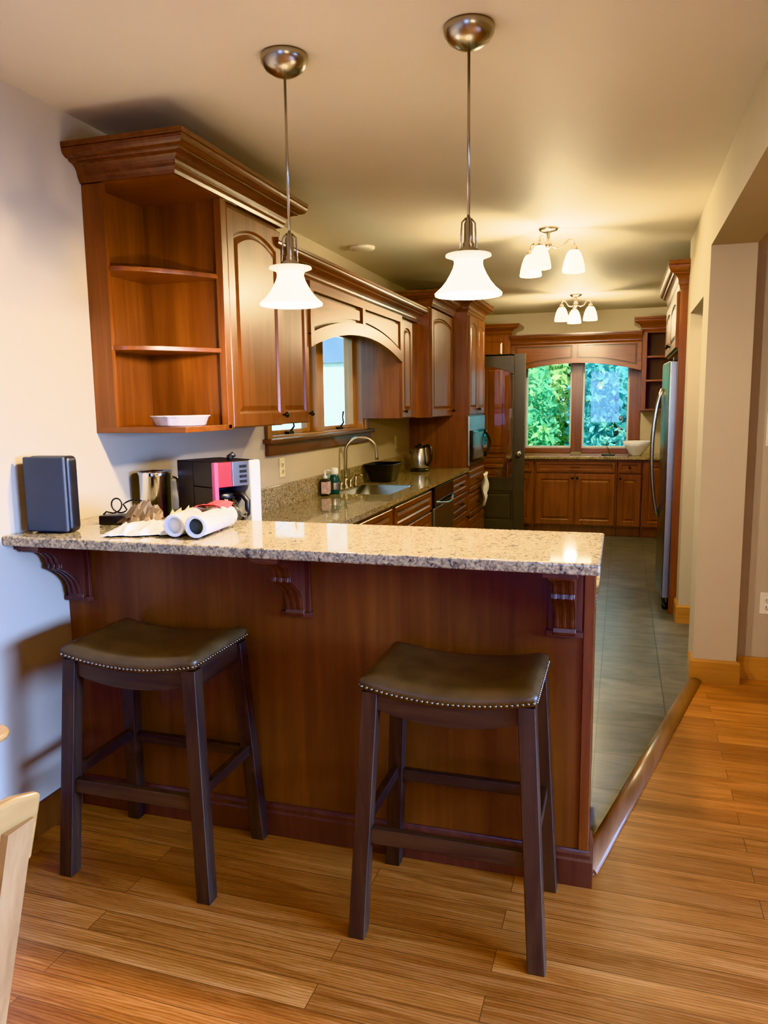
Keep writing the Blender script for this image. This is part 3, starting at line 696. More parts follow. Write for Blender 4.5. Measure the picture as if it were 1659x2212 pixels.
# base run
def fbase(x0, x1, label, doors, drawers):
    return unit('base_cabinet', label, 'cabinet', (x0, YF), X_, NY, x1-x0, YW-YF-.002, 0, .868, doors, drawers, toe=.11)
fbase(-1.255, -.945, 'narrow cherry base cabinet beside the dark glazed door', [(.03, .29, .125, .70, 0, .06, .62)], [(.03, .29, .72, .845, 'knob')])
fbase(-.94, -.035, 'wide cherry base cabinet with two doors under the far window', [(.02, .447, .125, .70, 0, .425, .66), (.455, .885, .125, .70, 0, .478, .66)], [(.02, .885, .72, .845, 'pull')])
fbase(-.03, .225, 'narrow cherry base cabinet right of the wide pair of doors', [(.008, .247, .125, .70, 0, .03, .66)], [(.008, .247, .72, .845, 'knob')])
fbase(.23, 1.05, 'cherry corner base cabinet partly hidden behind the refrigerator', [(.01, .40, .125, .845, 0, .37, .66), (.41, .80, .125, .845, 0, .44, .66)], [])
mb = MB(); mb.box(-1.258, 1.055, 8.775, YW-.001, .870, ZK); o = mb.build('far_countertop', 'granite', bevel=.004)  # lighter bar granite stands in for window glare on this top
tag(o, 'granite countertop below the far double window, lightened for window glare', 'countertop')
# window 2
root = thing('window_2', None, None, (FX0, YW, FZ0), kind='structure')
mb = MB()
mb.box(FX0-.02, FX0+.10, YW-.018, YW+.14, FZ0-.03, FZ1); mb.box(FX1-.112, FX1+.012, YW-.018, YW+.14, FZ0-.03, FZ1); mb.box(FX0+.1, FX1-.112, YW-.018, YW+.14, FZ1-.03, FZ1)
mb.build('frame', 'cherry', root, bevel=.003)
mb = MB(); mb.box(-.578, -.455, YW-.02, YW+.13, FZ0-.03, FZ1-.03); mb.build('mullion', 'cherry', root, bevel=.003)
mb = MB(); mb.box(FX0+.1, -.578, YW-.03, YW+.14, FZ0-.052, FZ0+.005); mb.box(-.455, FX1-.112, YW-.03, YW+.14, FZ0-.052, FZ0+.005); mb.build('sill', 'cherry_x', root, bevel=.003)
for xa, xb in ((FX0+.1, -.578), (-.455, FX1-.112)):
    mb = MB(); s = .022; y0, y1 = YW+.05, YW+.09; za, zb = FZ0+.005, FZ1-.03
    mb.box(xa, xa+s, y0, y1, za, zb); mb.box(xb-s, xb, y0, y1, za, zb); mb.box(xa+s, xb-s, y0, y1, za, za+s); mb.box(xa+s, xb-s, y0, y1, zb-s, zb)
    sash = mb.build('sash', 'vinyl', root, bevel=.002)
    mb = MB(); mb.box(xa+s, xb-s, y0+.018, y0+.022, za+s, zb-s); mb.build('pane', 'glass', sash)

# ------------------------------------------------------------------ dark glazed door (open)
DY = 8.22; dx0, dx1, dz1 = -1.845, -.985, 2.015
root = thing('door_1', None, None, (dx0, DY, 0), kind='structure')
T = basis((dx0, DY, 0), X_, NY); W = dx1-dx0; st = .115
mb = MB(T)
def archstrip(mb, a0, a1, zlo, ztop, rise, b0, b1, K=20):
    A = [a0+(a1-a0)*i/K for i in range(K+1)]
    lo = [zlo+rise*(1-(2*i/K-1)**2) for i in range(K+1)]
    vs = [(a, b, z) for b in (b0, b1) for L in (lo, [ztop]*(K+1)) for a, z in zip(A, L)]; m = K+1; fs = []
    for i in range(K): fs += [(i, i+1, m+i+1, m+i), (2*m+i, 3*m+i, 3*m+i+1, 2*m+i+1), (i, 2*m+i, 2*m+i+1, i+1)]
    mb.add(vs, fs)
mb.box(0, st, -.04, 0, .008, dz1); mb.box(W-st, W, -.04, 0, .008, dz1); mb.box(st, W-st, -.04, 0, .008, .22); mb.box(st, W-st, -.04, 0, .56, .69)
archstrip(mb, st, W-st, 1.80, dz1, .085, -.04, 0); mb.box(st, W-st, -.04, 0, dz1-.02, dz1)
mb.build('leaf', 'doorpaint', root, bevel=.003)
mb = MB(T); mb.door(st, W-st, .22, .56, .03, .02, 0, -.035); mb.build('raised_panel', 'doorpaint', root)
mb = MB(T); mb.box(st-.005, W-st+.005, -.022, -.018, .685, 1.90); mb.build('glass', 'doorglass', root)
mb = MB(T)
s = .018
mb.box(st, st+s, 0, .006, .69, 1.80); mb.box(W-st-s, W-st, 0, .006, .69, 1.80); mb.box(st+s, W-st-s, 0, .006, .69, .69+s); mb.build('glass_bead', 'doorpaint', root)
mb = MB(T); mb.lathe([(.03, 0), (.03, .006), (.012, .012), (.012, .035), (.026, .045), (.030, .06), (.022, .074), (0, .078)], (W-.06, 0, .965), 20, 'y'); mb.build('knob', 'chrome', root)

# ------------------------------------------------------------------ refrigerator bay
mb = MB(); mb.box(.352, 1.058, 5.642, 5.662, .001, 2.26); o = mb.build('refrigerator_end_panel', 'cherry', bevel=.002)
tag(o, 'tall narrow cherry end panel between the refrigerator and the passage wall', 'panel')
root = unit('wall_cabinet', 'cherry cabinet above the refrigerator', 'cabinet', (.352, 6.985), (0, -1, 0), NX, 1.32, .70, 1.85, 2.26,
     [(.012, .655, 1.862, 2.235, .03, .62, 1.91), (.665, 1.308, 1.862, 2.235, .03, .70, 1.91)])
crown('crown', None, [(.352, 6.985), (.352, 5.642), (XR-.002, 5.642)], 2.245, 2.425, .085, parent=root)
fy0, fy1, fx = 5.70, 6.62, .295
root = thing('refrigerator', 'stainless side by side refrigerator with long bowed handles', 'refrigerator', (.7, 6.15, 0))
mb = MB(); mb.box(.375, 1.04, fy0+.005, fy1-.005, .06, 1.765); mb.box(.40, 1.02, fy0+.03, fy1-.03, .012, .06); mb.build('body', 'fridge_side', root, bevel=.006)
for y0, y1 in ((fy0, 6.085), (6.092, fy1)):
    mb = MB(); K = 12
    poly = [(.37, y0), (.37, y1)]
    for i in range(K+1):
        u = i/K; y = y1+(y0-y1)*u; poly.append((fx+.012-.022*(1-((y-6.16)/.46)**2), y))
    mb.prism(poly, 'z', .095, 1.775); mb.build('door', 'fridge_steel', root, bevel=.006)
for y in (6.045, 6.135):
    mb = MB(); P = []
    for i in range(17):
        u = i/16; P.append((fx-.012-.062*math.sin(PI*min(1, max(0, u)))**.6, y, .64+.95*u))
    mb.tube(P, .013, 10); mb.build('handle', 'steel', root)
mb = MB(); mb.box(.33, .42, fy0+.01, fy0+.11, 1.776, 1.80); mb.build('hinge_cover', 'black', root, bevel=.004)
mb = MB(); mb.box(.33, .42, fy1-.11, fy1-.01, 1.776, 1.80); mb.build('hinge_cover', 'black', root, bevel=.004)
mb = MB(); mb.box(.345, .40, fy0+.03, fy1-.03, .03, .09)
mb.lathe([(.022, fy0+.05), (.022, fy0+.08)], (.335, 0, .024), 14, 'y'); mb.lathe([(.022, fy1-.08), (.022, fy1-.05)], (.335, 0, .024), 14, 'y'); mb.build('base_grille', 'black', root)

# ------------------------------------------------------------------ pendants
def make_pendant(x, y, label):
    root = thing('pendant_lamp', label, 'lamp', (x, y, ZC), group='pendant lamps over the bar')
    mb = LB(); mb.lathe([(.071, -.0005), (.073, -.008), (.070, -.022), (.058, -.040), (.036, -.054), (.014, -.061), (0, -.062)], n=36); mb.build('canopy', 'nickel', root)
    mb = LB(); mb.tube([(0, 0, -.055), (0, 0, -.52)], .0042, 10); mb.build('stem', 'nickel', root)
    mb = LB(); zt = -.515
    mb.lathe([(.006, zt), (.009, zt-.01), (.013, zt-.02), (.013, zt-.07), (.017, zt-.075), (.017, zt-.085), (.030, zt-.093), (.032, zt-.104), (.026, zt-.108), (0, zt-.108)], n=24)
    for k in range(4):
        a = k*PI/2+.5; c, s_ = math.cos(a), math.sin(a)
        mb.tube([(.008*c, .008*s_, zt-.004), (.020*c, .020*s_, zt-.016), (.022*c, .022*s_, zt-.05), (.024*c, .024*s_, zt-.096)], .0028, 8)
    mb.build('socket_cage', 'nickel', root)
    mb = LB(); z = -.620
    mb.shell([(.026, z-.004), (.05, z+.001), (.066, z-.001), (.067, z-.006), (.052, z-.011), (.043, z-.016)]); mb.build('shade_rim', 'rim', root, recalc=False)
    mb = LB()
    pr = [(.043, z-.016), (.0415, z-.026), (.045, z-.040), (.054, z-.058), (.066, z-.078), (.080, z-.095), (.094, z-.107), (.099, z-.112), (.098, z-.118), (.090, z-.113), (.076, z-.100), (.060, z-.080), (.048, z-.060), (.038, z-.036)]
    mb.shell(pr, n=44); mb.build('lamp_shade', 'shade', root, recalc=False)
    return root
p1 = make_pendant(-1.012, 2.29, 'frosted glass pendant lamp hanging nearer the open shelf unit')
p2 = copy_tree(p1); p2.location = (-.444, 2.29, ZC); p2['label'] = 'frosted glass pendant lamp hanging over the free right end of the bar'

def make_flush(x, y, rz, label):
    root = thing('ceiling_lamp', label, 'lamp', (x, y, ZC), rz, group='three shade ceiling lamps')
    mb = LB(); mb.lathe([(.06, -.0005), (.062, -.006), (.05, -.018), (.03, -.026), (0, -.027)], n=28); mb.build('canopy', 'nickel', root)
    mb = LB(); mb.lathe([(.011, -.02), (.011, -.07), (.02, -.08), (.024, -.10), (.018, -.118), (.008, -.124), (0, -.13)], n=20); mb.build('stem', 'nickel', root)
    for k in range(3):
        a = k*2*PI/3; c, s_ = math.cos(a), math.sin(a)
        P = [(.015, -.105), (.05, -.118), (.085, -.112), (.105, -.085), (.125, -.066), (.148, -.072), (.160, -.095), (.158, -.115)]
        mb = LB(); mb.tube([(r*c, r*s_, z) for r, z in P], .0055, 8)
        mb.lathe([(.008, -.10), (.018, -.108), (.024, -.128), (.022, -.134), (0, -.134)], (.158*c, .158*s_, 0), 16); arm = mb.build('arm', 'nickel', root)
        mb = LB(); pr = [(.018, -.128), (.030, -.134), (.044, -.155), (.056, -.190), (.064, -.225), (.068, -.258), (.066, -.262), (.062, -.240), (.050, -.195), (.036, -.155)]
        mb.shell(pr, (.158*c, .158*s_, 0), 28); mb.build('lamp_shade', 'shade_small', root, recalc=False)
    return root
f1 = make_flush(-.462, 4.93, .30, 'three shade ceiling lamp in the middle of the kitchen ceiling, nearer the bar')
f2 = copy_tree(f1); f2.location = (-.47, 7.96, ZC); f2.rotation_euler = (0, 0, -.4); f2['label'] = 'three shade ceiling lamp farther away near the far window'
mb = MB(); mb.lathe([(.083, ZC-.0005), (.083, ZC-.012), (.075, ZC-.020), (.05, ZC-.024), (0, ZC-.025)], (-1.70, 5.05, 0), 32); o = mb.build('smoke_detector', 'ceil')
tag(o, 'small round pale disc mounted on the kitchen ceiling', 'smoke detector')

# ------------------------------------------------------------------ stools
def make_stool(x, y, label):
    root = thing('bar_stool', label, 'stool', (x, y, 0), group='saddle seat bar stools')
    bw, bd, tw, td, H = .252, .182, .213, .143, .722     # half extents of leg centres at floor and top
    def leg_at(sx, sy, z):
        t = z/H; return Vector((sx*(bw+(tw-bw)*t), sy*(bd+(td-bd)*t), z))
    for sx in (-1, 1):
        for sy in (-1, 1):
            mb = LB(); mb.beam(leg_at(sx, sy, .0005), leg_at(sx, sy, H), .047, .046); mb.build('leg', 'stool', root, bevel=.003)
    def zt(u): return .015*(u*u)*1.15           # saddle curve, u in -1..1
    for sy in (-1, 1):
        mb = LB(); n = 14; vs = []; y0 = sy*td
        for i in range(n+1):
            u = -1+2*i/n
            for dy in (-.012, .012):
                vs.append((u*(tw-.015), y0+dy*1.0-sy*0, .640+zt(u)*1.7)); vs.append((u*(tw-.015), y0+dy, .708+zt(u)*1.7))
        fs = []
        for i in range(n):
            b = i*4; c = b+4
            fs += [(b, c, c+1, b+1), (b+2, b+3, c+3, c+2), (b+1, c+1, c+3, b+3), (b, b+2, c+2, c)]
        fs += [(0, 1, 3, 2), (n*4, n*4+2, n*4+3, n*4+1)]
        mb.add(vs, fs); mb.build('apron', 'stool_x', root)
    for sx in (-1, 1):
        mb = LB(); mb.box(sx*tw-.012, sx*tw+.012, -td+.015, td-.015, .660, .735); mb.build('apron', 'stool_y', root)
    zs = {'f': .305, 'b': .325, 's': .338}
    a, b = leg_at(-1, -1, zs['f']), leg_at(1, -1, zs['f']); mb = LB(); mb.bar(a, b, .024, .045); mb.build('stretcher', 'stool_x', root, bevel=.002)
    a, b = leg_at(-1, 1, zs['b']), leg_at(1, 1, zs['b']); mb = LB(); mb.bar(a, b, .024, .036); mb.build('stretcher', 'stool_x', root, bevel=.002)
    for sx in (-1, 1):
        a, b = leg_at(sx, -1, zs['s']), leg_at(sx, 1, zs['s']); mb = LB(); mb.bar(a, b, .022, .036); mb.build('stretcher', 'stool_y', root, bevel=.002)
    # saddle seat
    mb = LB(); sw, sd = .240, .170; n, m = 29, 17
    def edge(u, p=6): return (1-abs(u)**p)**(1/p) if abs(u) < 1 else 0
    def seat(i, j):
        u, v = -1+2*i, -1+2*j
        x, y = sw*u, sd*v
        e = max(0, 1-max(abs(u)**10, abs(v)**10))
        puff = .026*(e**.5)*(1-.25*v*v)
        return (x, y, .724+zt(u)*1.7+puff+.004)
    mb.grid(seat, n, m)
    base = len(mb.v)
    loop = [(-1+2*i/(n-1), -1) for i in range(n)]+[(1, -1+2*j/(m-1)) for j in range(1, m)]+[(1-2*i/(n-1), 1) for i in range(1, n)]+[(-1, 1-2*j/(m-1)) for j in range(1, m-1)]
    top = [(sw*u, sd*v, .724+zt(u)*1.7+.004) for u, v in loop]; bot = [(sw*u*.995, sd*v*.995, .702+zt(u)*1.7) for u, v in loop]
    q = len(loop); mb.add(top+bot, [(k, (k+1) % q, q+(k+1) % q, q+k) for k in range(q)], True)
    mb.add(bot, [tuple(range(q))])
    mb.build('seat', 'leather', root, merge=True)
    mb = LB()
    def row(p0, p1, n, fz, nx, ny):
        for i in range(n):
            t = (i+.5)/n; x = p0[0]+(p1[0]-p0[0])*t; y = p0[1]+(p1[1]-p0[1])*t
            mb.ball((x+nx*.0, y+ny*.0, .7105+zt(x/sw)*1.7), .0048, 7)
    row((-sw, -sd), (sw, -sd), 34, 0, 0, -1); row((-sw, sd), (sw, sd), 34, 0, 0, 1); row((-sw, -sd), (-sw, sd), 24, 0, -1, 0); row((sw, -sd), (sw, sd), 24, 0, 1, 0)
    mb.build('nailhead_trim', 'nail', root)
    return root
s1 = make_stool(-1.427, 2.075, 'brown leather saddle stool standing beside the left wall')
s2 = copy_tree(s1); s2.location = (-.427, 2.062, 0); s2.rotation_euler = (0, 0, .0); s2['label'] = 'brown leather saddle stool under the free right end of the bar'

# ------------------------------------------------------------------ dining chair and table at the frame edge
root = thing('dining_chair', 'glossy light wood dining chair cut by the left edge of the photo', 'chair', (-1.088, .62, 0))
T = basis((-1.088, .62, 0), X_, Y_)   # local x = back direction, chair back toward +x
def lean(z): return .155+max(0, z-.44)*.26
for sy in (-1, 1):
    mb = MB(T); mb.beam((.205, sy*.19, .001), (.158, sy*.19, .44), .036, .042); vs = []
    n = 8
    for i in range(n):
        z0, z1 = .44+.475*i/n, .44+.475*(i+1)/n
        mb.beam((lean(z0), sy*.19, z0), (lean(z1), sy*.19, z1), .042-.016*i/n, .042-.016*(i+1)/n, .05, .05)
    mb.build('leg', 'chair', root)
    mb = MB(T); mb.lathe([(.017, .001), (.022, .16), (.018, .18), (.024, .26), (.021, .42)], (-.2, sy*.19, 0), 14); mb.build('leg', 'chair', root)
mb = MB(T); mb.box(-.23, .20, -.22, .22, .425, .455); mb.build('seat', 'chair', root, bevel=.012)
mb = MB(T); n = 10; vs = []
def crestpt(j): 
    v = -1+2*j; return v
P = []
for i in range(n+1):
    v = -1+2*i/n; bow = -.018*(1-v*v)
    top = .965-.018*abs(v)**6
    for b_, z in ((0, .835), (.024, .835), (.024, top), (0, top)): P.append((lean(z)+bow+b_-.014, v*.232, z))
fs = [(i*4+k, i*4+(k+1) % 4, i*4+4+(k+1) % 4, i*4+4+k) for i in range(n) for k in range(4)]+[(3, 2, 1, 0), (n*4, n*4+1, n*4+2, n*4+3)]
mb.add(P, fs); mb.build('crest_rail', 'chair_y', root, bevel=.009, seg=3)
for zc in (.60, .72):
    mb = MB(T); P = []
    for i in range(n+1):
        v = -1+2*i/n; bow = -.014*(1-v*v)
        for b_, z in ((0, zc-.035), (.014, zc-.035), (.014, zc+.035), (0, zc+.035)): P.append((lean(z)+bow+b_-.007, v*.18, z))
    mb.add(P, fs); mb.build('back_slat', 'chair_y', root, bevel=.003)
for sy in (-1, 1):
    mb = MB(T); mb.tube([(-.2, sy*.19, .2), (.18, sy*.19, .2)], .011, 10); mb.build('stretcher', 'chair', root)
root = thing('dining_table', 'light wood dining table, only its rounded corner showing by the left wall', 'table', (-1.64, .8, 0))
mb = MB(); poly = []
for cx, cy_, a0 in ((-1.412, 1.345, 0), (-1.88, 1.345, 90), (-1.88, .27, 180), (-1.412, .27, 270)):
    for i in range(6):
        a = math.radians(a0+90*i/5); poly.append((cx+.055*math.cos(a), cy_+.055*math.sin(a)))
mb.prism(poly, 'z', .733, .75); mb.build('table_top', 'chair_y', root, bevel=.006)
for x in (-1.86, -1.50):
    for y in (.32, 1.18):
        mb = MB(); mb.beam((x, y, .001), (x, y, .733), .045, .06); mb.build('leg', 'chair', root)

# ------------------------------------------------------------------ things on the bar and counter
# dark slab speaker
root = thing('smart_speaker', 'dark slate upright speaker standing on the bar beside the left wall', 'speaker', (-1.825, 2.12, ZB), .10)
mb = LB(); mb.box(-.080, .076, -.032, .030, .0005, .258); mb.build('body', 'black', root, bevel=.018, seg=5)
mb = LB(); mb.box(-.086, .068, -.043, -.028, .004, .256); mb.build('front_cover', 'slate', root, bevel=.007, seg=4)
# black adapter with cord
root = thing('charging_base', 'small black flat box with loops of thin cord on the bar behind the speaker', 'charger', (-1.72, 2.31, ZB), .25)
mb = LB(); mb.box(-.06, .06, -.032, .032, .0005, .034); mb.build('box', 'black', root, bevel=.004)
mb = LB(); pts = [(-.055, .0, .034), (-.045, .004, .044)]
for i in range(25):
    a = -PI/2+2*PI*i/24*1.15; pts.append((-.018+.026*math.cos(a)+.0012*i, .006*math.sin(a*.5), .066+.026*math.sin(a)))
for i in range(12):
    t = i/11; pts.append((.02+.10*t, -.008*t, .058+.030*math.sin(PI*(.15+.75*t))))
pts += [(.138, -.012, .060), (.140, -.016, .035), (.128, -.020, .012), (.100, -.045, .004), (.06, -.052, .004)]
mb.tube(pts, .0028, 8); mb.build('cord', 'black', root)
# crumpled papers
def crumple(seed, w, d, amp, n=16, m=12, ridge=0):
    rr = random.Random(seed); h = [[rr.random() for _ in range(n)] for _ in range(m)]
    def fn(u, v):
        i = int(round(u*(n-1))); j = int(round(v*(m-1)))
        e = min(1, 4*min(u, 1-u)+.12, 4*min(v, 1-v)+.12)
        z = .003+e*amp*(.25+.75*h[j][i])+ridge*math.sin(PI*u)*math.sin(PI*v)
        return ((u-.5)*w+.03*(h[j][i]-.5)*.6, (v-.5)*d+.03*(h[(j+3) % m][i]-.5)*.6, z)
    mb = LB(); mb.grid(fn, n, m, smooth=False); return mb
for seed, w, d, amp, ridge, x, y, rz, mat, name, label, cat, z0 in (
    (3, .26, .19, .032, .01, -1.50, 2.17, .35, 'paper', 'crumpled_paper', 'crumpled white paper sheet spread lowest near the bar front edge', 'paper', 0),
    (5, .15, .11, .035, .045, -1.565, 2.24, .9, 'kraft', 'brown_paper_bag', 'crumpled brown paper bag lying on the white sheet', 'bag', .018),
    (8, .15, .13, .05, .018, -1.46, 2.345, -.3, 'yellowpaper', 'crumpled_paper', 'crumpled cream paper behind the brown bag in front of the steel pitcher', 'paper', 0)):
    root = thing(name, label, cat, (x, y, ZB+z0), rz); mb = crumple(seed, w, d, amp, ridge=ridge); mb.build('sheet', mat, root, solid=.0012, recalc=False)
# white rolls in a plastic bag
def roll(x, y, rz, ln, label):
    root = thing('white_roll', label, 'roll', (x, y, ZB+.002), rz)
    mb = LB(); mb.lathe([(.0001, .05), (.0255, .05), (.026, .001), (.030, 0), (.036, 0), (.037, .004), (.036, .01), (.0365, ln-.004), (.035, ln), (0, ln)], (0, 0, .038), 28, 'y'); mb.build('tube', 'roll', root)
    mb = LB(); mb.lathe([(0, .012), (.0254, .012), (.0254, .030)], (0, 0, .038), 24, 'y'); return root, mb
r, mb = roll(-1.272, 2.085, .10, .26, 'white roll with a dark round open end on the bar, in clear plastic'); mb.build('open_end', 'hole', r)
r, mb = roll(-1.352, 2.09, .12, .25, 'white roll with a pale round end lying left of the dark ended roll'); mb.build('open_end', 'paper', r)
root = thing('plastic_bag', 'clear crinkled plastic bag with red print wrapped around two white rolls', 'bag', (-1.315, 2.23, ZB), .11)
rr = random.Random(21); J = [[rr.random() for _ in range(26)] for _ in range(26)]
def bagfn(u, v):
    a = PI*v; i = int(round(u*20)); j = int(round(v*18)); jit = .012*(J[i][j]-.5)
    w = .088+.004*math.sin(u*9); h = .078+.004*math.sin(u*7); tap = 1 if u < .8 else 1-(u-.8)*2.2
    return (-w*math.cos(a)*tap*1.03+jit, -.10+.30*u+jit, .0015+max(0, h*math.sin(a)**.55*tap+jit*.8))
mb = LB(); mb.grid(bagfn, 21, 19, smooth=False); mb.build('film', 'plasticfilm', root, recalc=False)
def printfn(u, v):
    a = .25*PI+.42*PI*v; uu = .36+.36*u; w = .092; h = .082
    i = int(round(u*9)); j = int(round(v*7)); jit = .008*(J[i][j]-.5)
    return (-w*math.cos(a)+jit-.005*math.sin(u*8), -.10+.33*uu, .001+h*math.sin(a)**.6+jit*.5+.006*math.sin(u*6+v*3))
mb = LB(); mb.grid(printfn, 10, 8, smooth=False); mb.build('red_print', 'redprint', root, recalc=False)
# steel pitcher (on the lower counter behind the bar)
root = thing('steel_pitcher', 'polished stainless cylinder pitcher behind the papers against the wall', 'pitcher', (-1.85, 2.74, ZK))
mb = MB(); mb.lathe([(.068, .0005), (.07, .006), (.067, .10), (.068, .32), (.071, .335), (.069, .338), (.064, .33), (.063, .30), (.063, .02), (0, .015)], (-1.85, 2.74, ZK), 40); mb.build('body', 'chrome', root)
mb = MB(); mb.tube([(-1.82, 2.80, ZK+.31), (-1.805, 2.835, ZK+.30), (-1.80, 2.845, ZK+.2), (-1.805, 2.835, ZK+.09), (-1.82, 2.80, ZK+.07)], .007, 8); mb.build('handle', 'chrome', root)
# coffee maker
root = thing('coffee_maker', 'black and red drip coffee maker with a white side tower and glass carafe', 'coffee maker', (-1.575, 2.775, ZK), math.radians(64))
mb = LB(); mb.box(-.105, .105, -.135, .135, .0005, .112); mb.box(-.105, .105, .02, .135, .112, .385); mb.box(-.105, .105, -.125, .02, .285, .385)
mb.box(-.105, -.098, -.125, .02, .112, .285); mb.build('housing', 'black', root, bevel=.005)
mb = LB(); mb.box(-.104, -.024, -.132, -.1255, .285, .383); mb.build('front_panel', 'red', root, bevel=.002)
mb = LB(); mb.box(-.1065, -.088, -.134, -.110, .032, .384); mb.build('edge_trim', 'pink', root, bevel=.004)
mb = LB(); mb.box(-.022, .058, -.132, -.1255, .285, .383)
mb.build('control_panel', 'steel_dull', root, bevel=.002)
mb = LB()
for k in range(4): mb.box(.012, .045, -.135, -.132, .297+.020*k, .308+.020*k)
mb.build('button', 'black', root)
mb = LB(); mb.box(.062, .112, -.140, .02, .0008, .385); mb.build('white_tower', 'white', root, bevel=.008, seg=3)
mb = LB(); mb.tube([(.02, -.06, .38), (.02, -.06, .398), (.028, -.068, .408), (.035, -.075, .400)], [.012, .014, .011, .006], 10); mb.build('top_knob', 'black', root)
mb = LB(); mb.lathe([(.045, .033), (.064, .045), (.068, .085), (.060, .125), (.047, .150), (.046, .155)], (-.02, -.060, .081), 28); mb.build('carafe', 'carafe', root)
mb = LB(); mb.lathe([(.048, .153), (.050, .157), (.050, .172), (.03, .182), (0, .184)], (-.02, -.060, .081), 24)
mb.tube([(.005, -.105, .252), (.018, -.138, .252), (.026, -.160, .225), (.024, -.160, .175), (.008, -.135, .135)], [.011, .012, .012, .011, .008], 10); mb.build('carafe_handle', 'black', root)
# soap jar + bottle near the sink
root = thing('soap_bottle', 'pump bottle with a pink label beside the sink', 'bottle', (-1.885, 4.74, ZK), .2)
mb = LB(); mb.box(-.03, .03, -.042, .042, .0005, .115); mb.build('body', 'black', root, bevel=.012, seg=3)
mb = LB(); mb.box(-.024, .0305, -.0425, .0425, .012, .10); mb.build('label', 'label', root, bevel=.006)
mb = LB(); mb.lathe([(.014, .112), (.012, .13), (.006, .135), (.005, .172), (0, .174)], n=14); mb.tube([(0, 0, .165), (.02, .0, .172), (.036, 0, .166)], .005, 8); mb.build('pump', 'white', root)
root = thing('spray_bottle', 'dark teal bottle with a pale cap behind the pump bottle', 'bottle', (-1.865, 4.86, ZK))
mb = LB(); mb.lathe([(.032, .0005), (.034, .006), (.034, .10), (.028, .125), (.020, .14), (0, .14)], n=24); mb.build('body', 'teal', root)
mb = LB(); mb.lathe([(.026, .132), (.027, .14), (.027, .168), (.018, .178), (0, .18)], n=20); mb.build('cap', 'white', root)
mb = LB(); mb.lathe([(.0345, .03), (.0348, .032), (.0348, .075), (.0345, .077)], n=24); mb.build('label', 'steel_dull', root)
# black dish tub
root = thing('dish_tub', 'black tapered dish tub on the counter behind the sink', 'tub', (-1.79, 5.75, ZK), .0)
mb = LB()
def rrect(w, d, r, z, n=6):
    p = []
    for sx, sy, a0 in ((1, 1, 0), (-1, 1, 90), (-1, -1, 180), (1, -1, 270)):
        for i in range(n):
            a = math.radians(a0+90*i/(n-1)); p.append((sx*(w-r)+r*math.cos(a), sy*(d-r)+r*math.sin(a), z))
    return p
lv = [rrect(.085, .10, .04, .0005), rrect(.088, .105, .04, .006), rrect(.118, .165, .05, .135), rrect(.125, .175, .05, .137), rrect(.125, .175, .05, .143), rrect(.115, .162, .05, .141), rrect(.086, .102, .04, .012)]
m_ = 24; mb.add([p for l in lv for p in l], [(j*m_+k, j*m_+(k+1) % m_, (j+1)*m_+(k+1) % m_, (j+1)*m_+k) for j in range(6) for k in range(m_)], True)
mb.add(lv[0], [tuple(range(m_))]); mb.add(lv[6], [tuple(range(m_))]); mb.build('tub', 'navy', root, merge=True)
# kettle
root = thing('electric_kettle', 'stainless electric kettle with a black handle near the oven cabinet', 'kettle', (-1.74, 6.70, ZK), -.4)
mb = LB(); mb.lathe([(.085, .0005), (.09, .01), (.085, .022), (0, .024)], n=28); mb.build('base', 'black', root)
mb = LB(); mb.lathe([(.078, .025), (.082, .035), (.078, .12), (.066, .20), (.062, .21), (.05, .218), (0, .222)], n=32); mb.build('body', 'steel', root)
mb = LB(); mb.lathe([(.052, .216), (.05, .226), (.02, .236), (.012, .246), (0, .248)], n=20); mb.build('lid', 'black', root)
mb = LB(); mb.tube([(.05, 0, .222), (.10, 0, .232), (.128, 0, .19), (.125, 0, .10), (.085, 0, .05)], [.014, .016, .015, .013, .011], 10); mb.build('handle', 'black', root)
mb = LB(); mb.tube([(-.06, 0, .17), (-.085, 0, .19), (-.10, 0, .20)], [.02, .016, .011], 10); mb.build('spout', 'steel', root)
# stack of white dishes on the bottom shelf
root = thing('pie_dish', 'white fluted pie dish on the lowest open shelf', 'dish', (-1.672, 2.67, ZU+.0185))
mb = LB(); n = 48; vs = []; prof = [(.094, .0005, 0), (.098, .004, .4), (.108, .034, 1), (.114, .037, 1), (.114, .041, 1), (.104, .037, .8), (.092, .008, .1)]
for r_, z, am in prof:
    for k in range(n): a = 2*PI*k/n; q = r_+.0035*am*math.sin(a*16); vs.append((q*math.cos(a), q*math.sin(a), z))
mb.add(vs, [(j*n+k, j*n+(k+1) % n, (j+1)*n+(k+1) % n, (j+1)*n+k) for j in range(len(prof)-1) for k in range(n)], True); mb.add(vs[:n], [tuple(range(n))]); mb.add(vs[-n:], [tuple(range(n))])
mb.build('dish', 'ceramic', root, merge=True)
# far counter things
root = thing('white_bowl', 'large white bowl on the far counter beside the refrigerator', 'bowl', (.165, 9.0, ZK))
mb = LB(); mb.lathe([(.05, .0005), (.055, .01), (.09, .05), (.13, .105), (.155, .160), (.150, .162), (.122, .108), (.08, .055), (.03, .02), (0, .018)], n=36); mb.build('bowl', 'ceramic', root)
root = thing('small_tray', 'small dark flat gadget with a bent wire below the far window', 'gadget', (-.14, 9.05, ZK), .1)
mb = LB(); mb.box(-.07, .07, -.04, .04, .0005, .012); mb.build('base', 'black', root, bevel=.003)
mb = LB(); mb.tube([(.02, 0, .01), (.0, 0, .07), (-.03, .0, .12), (.01, 0, .14)], .004, 8); mb.build('wire', 'black', root)

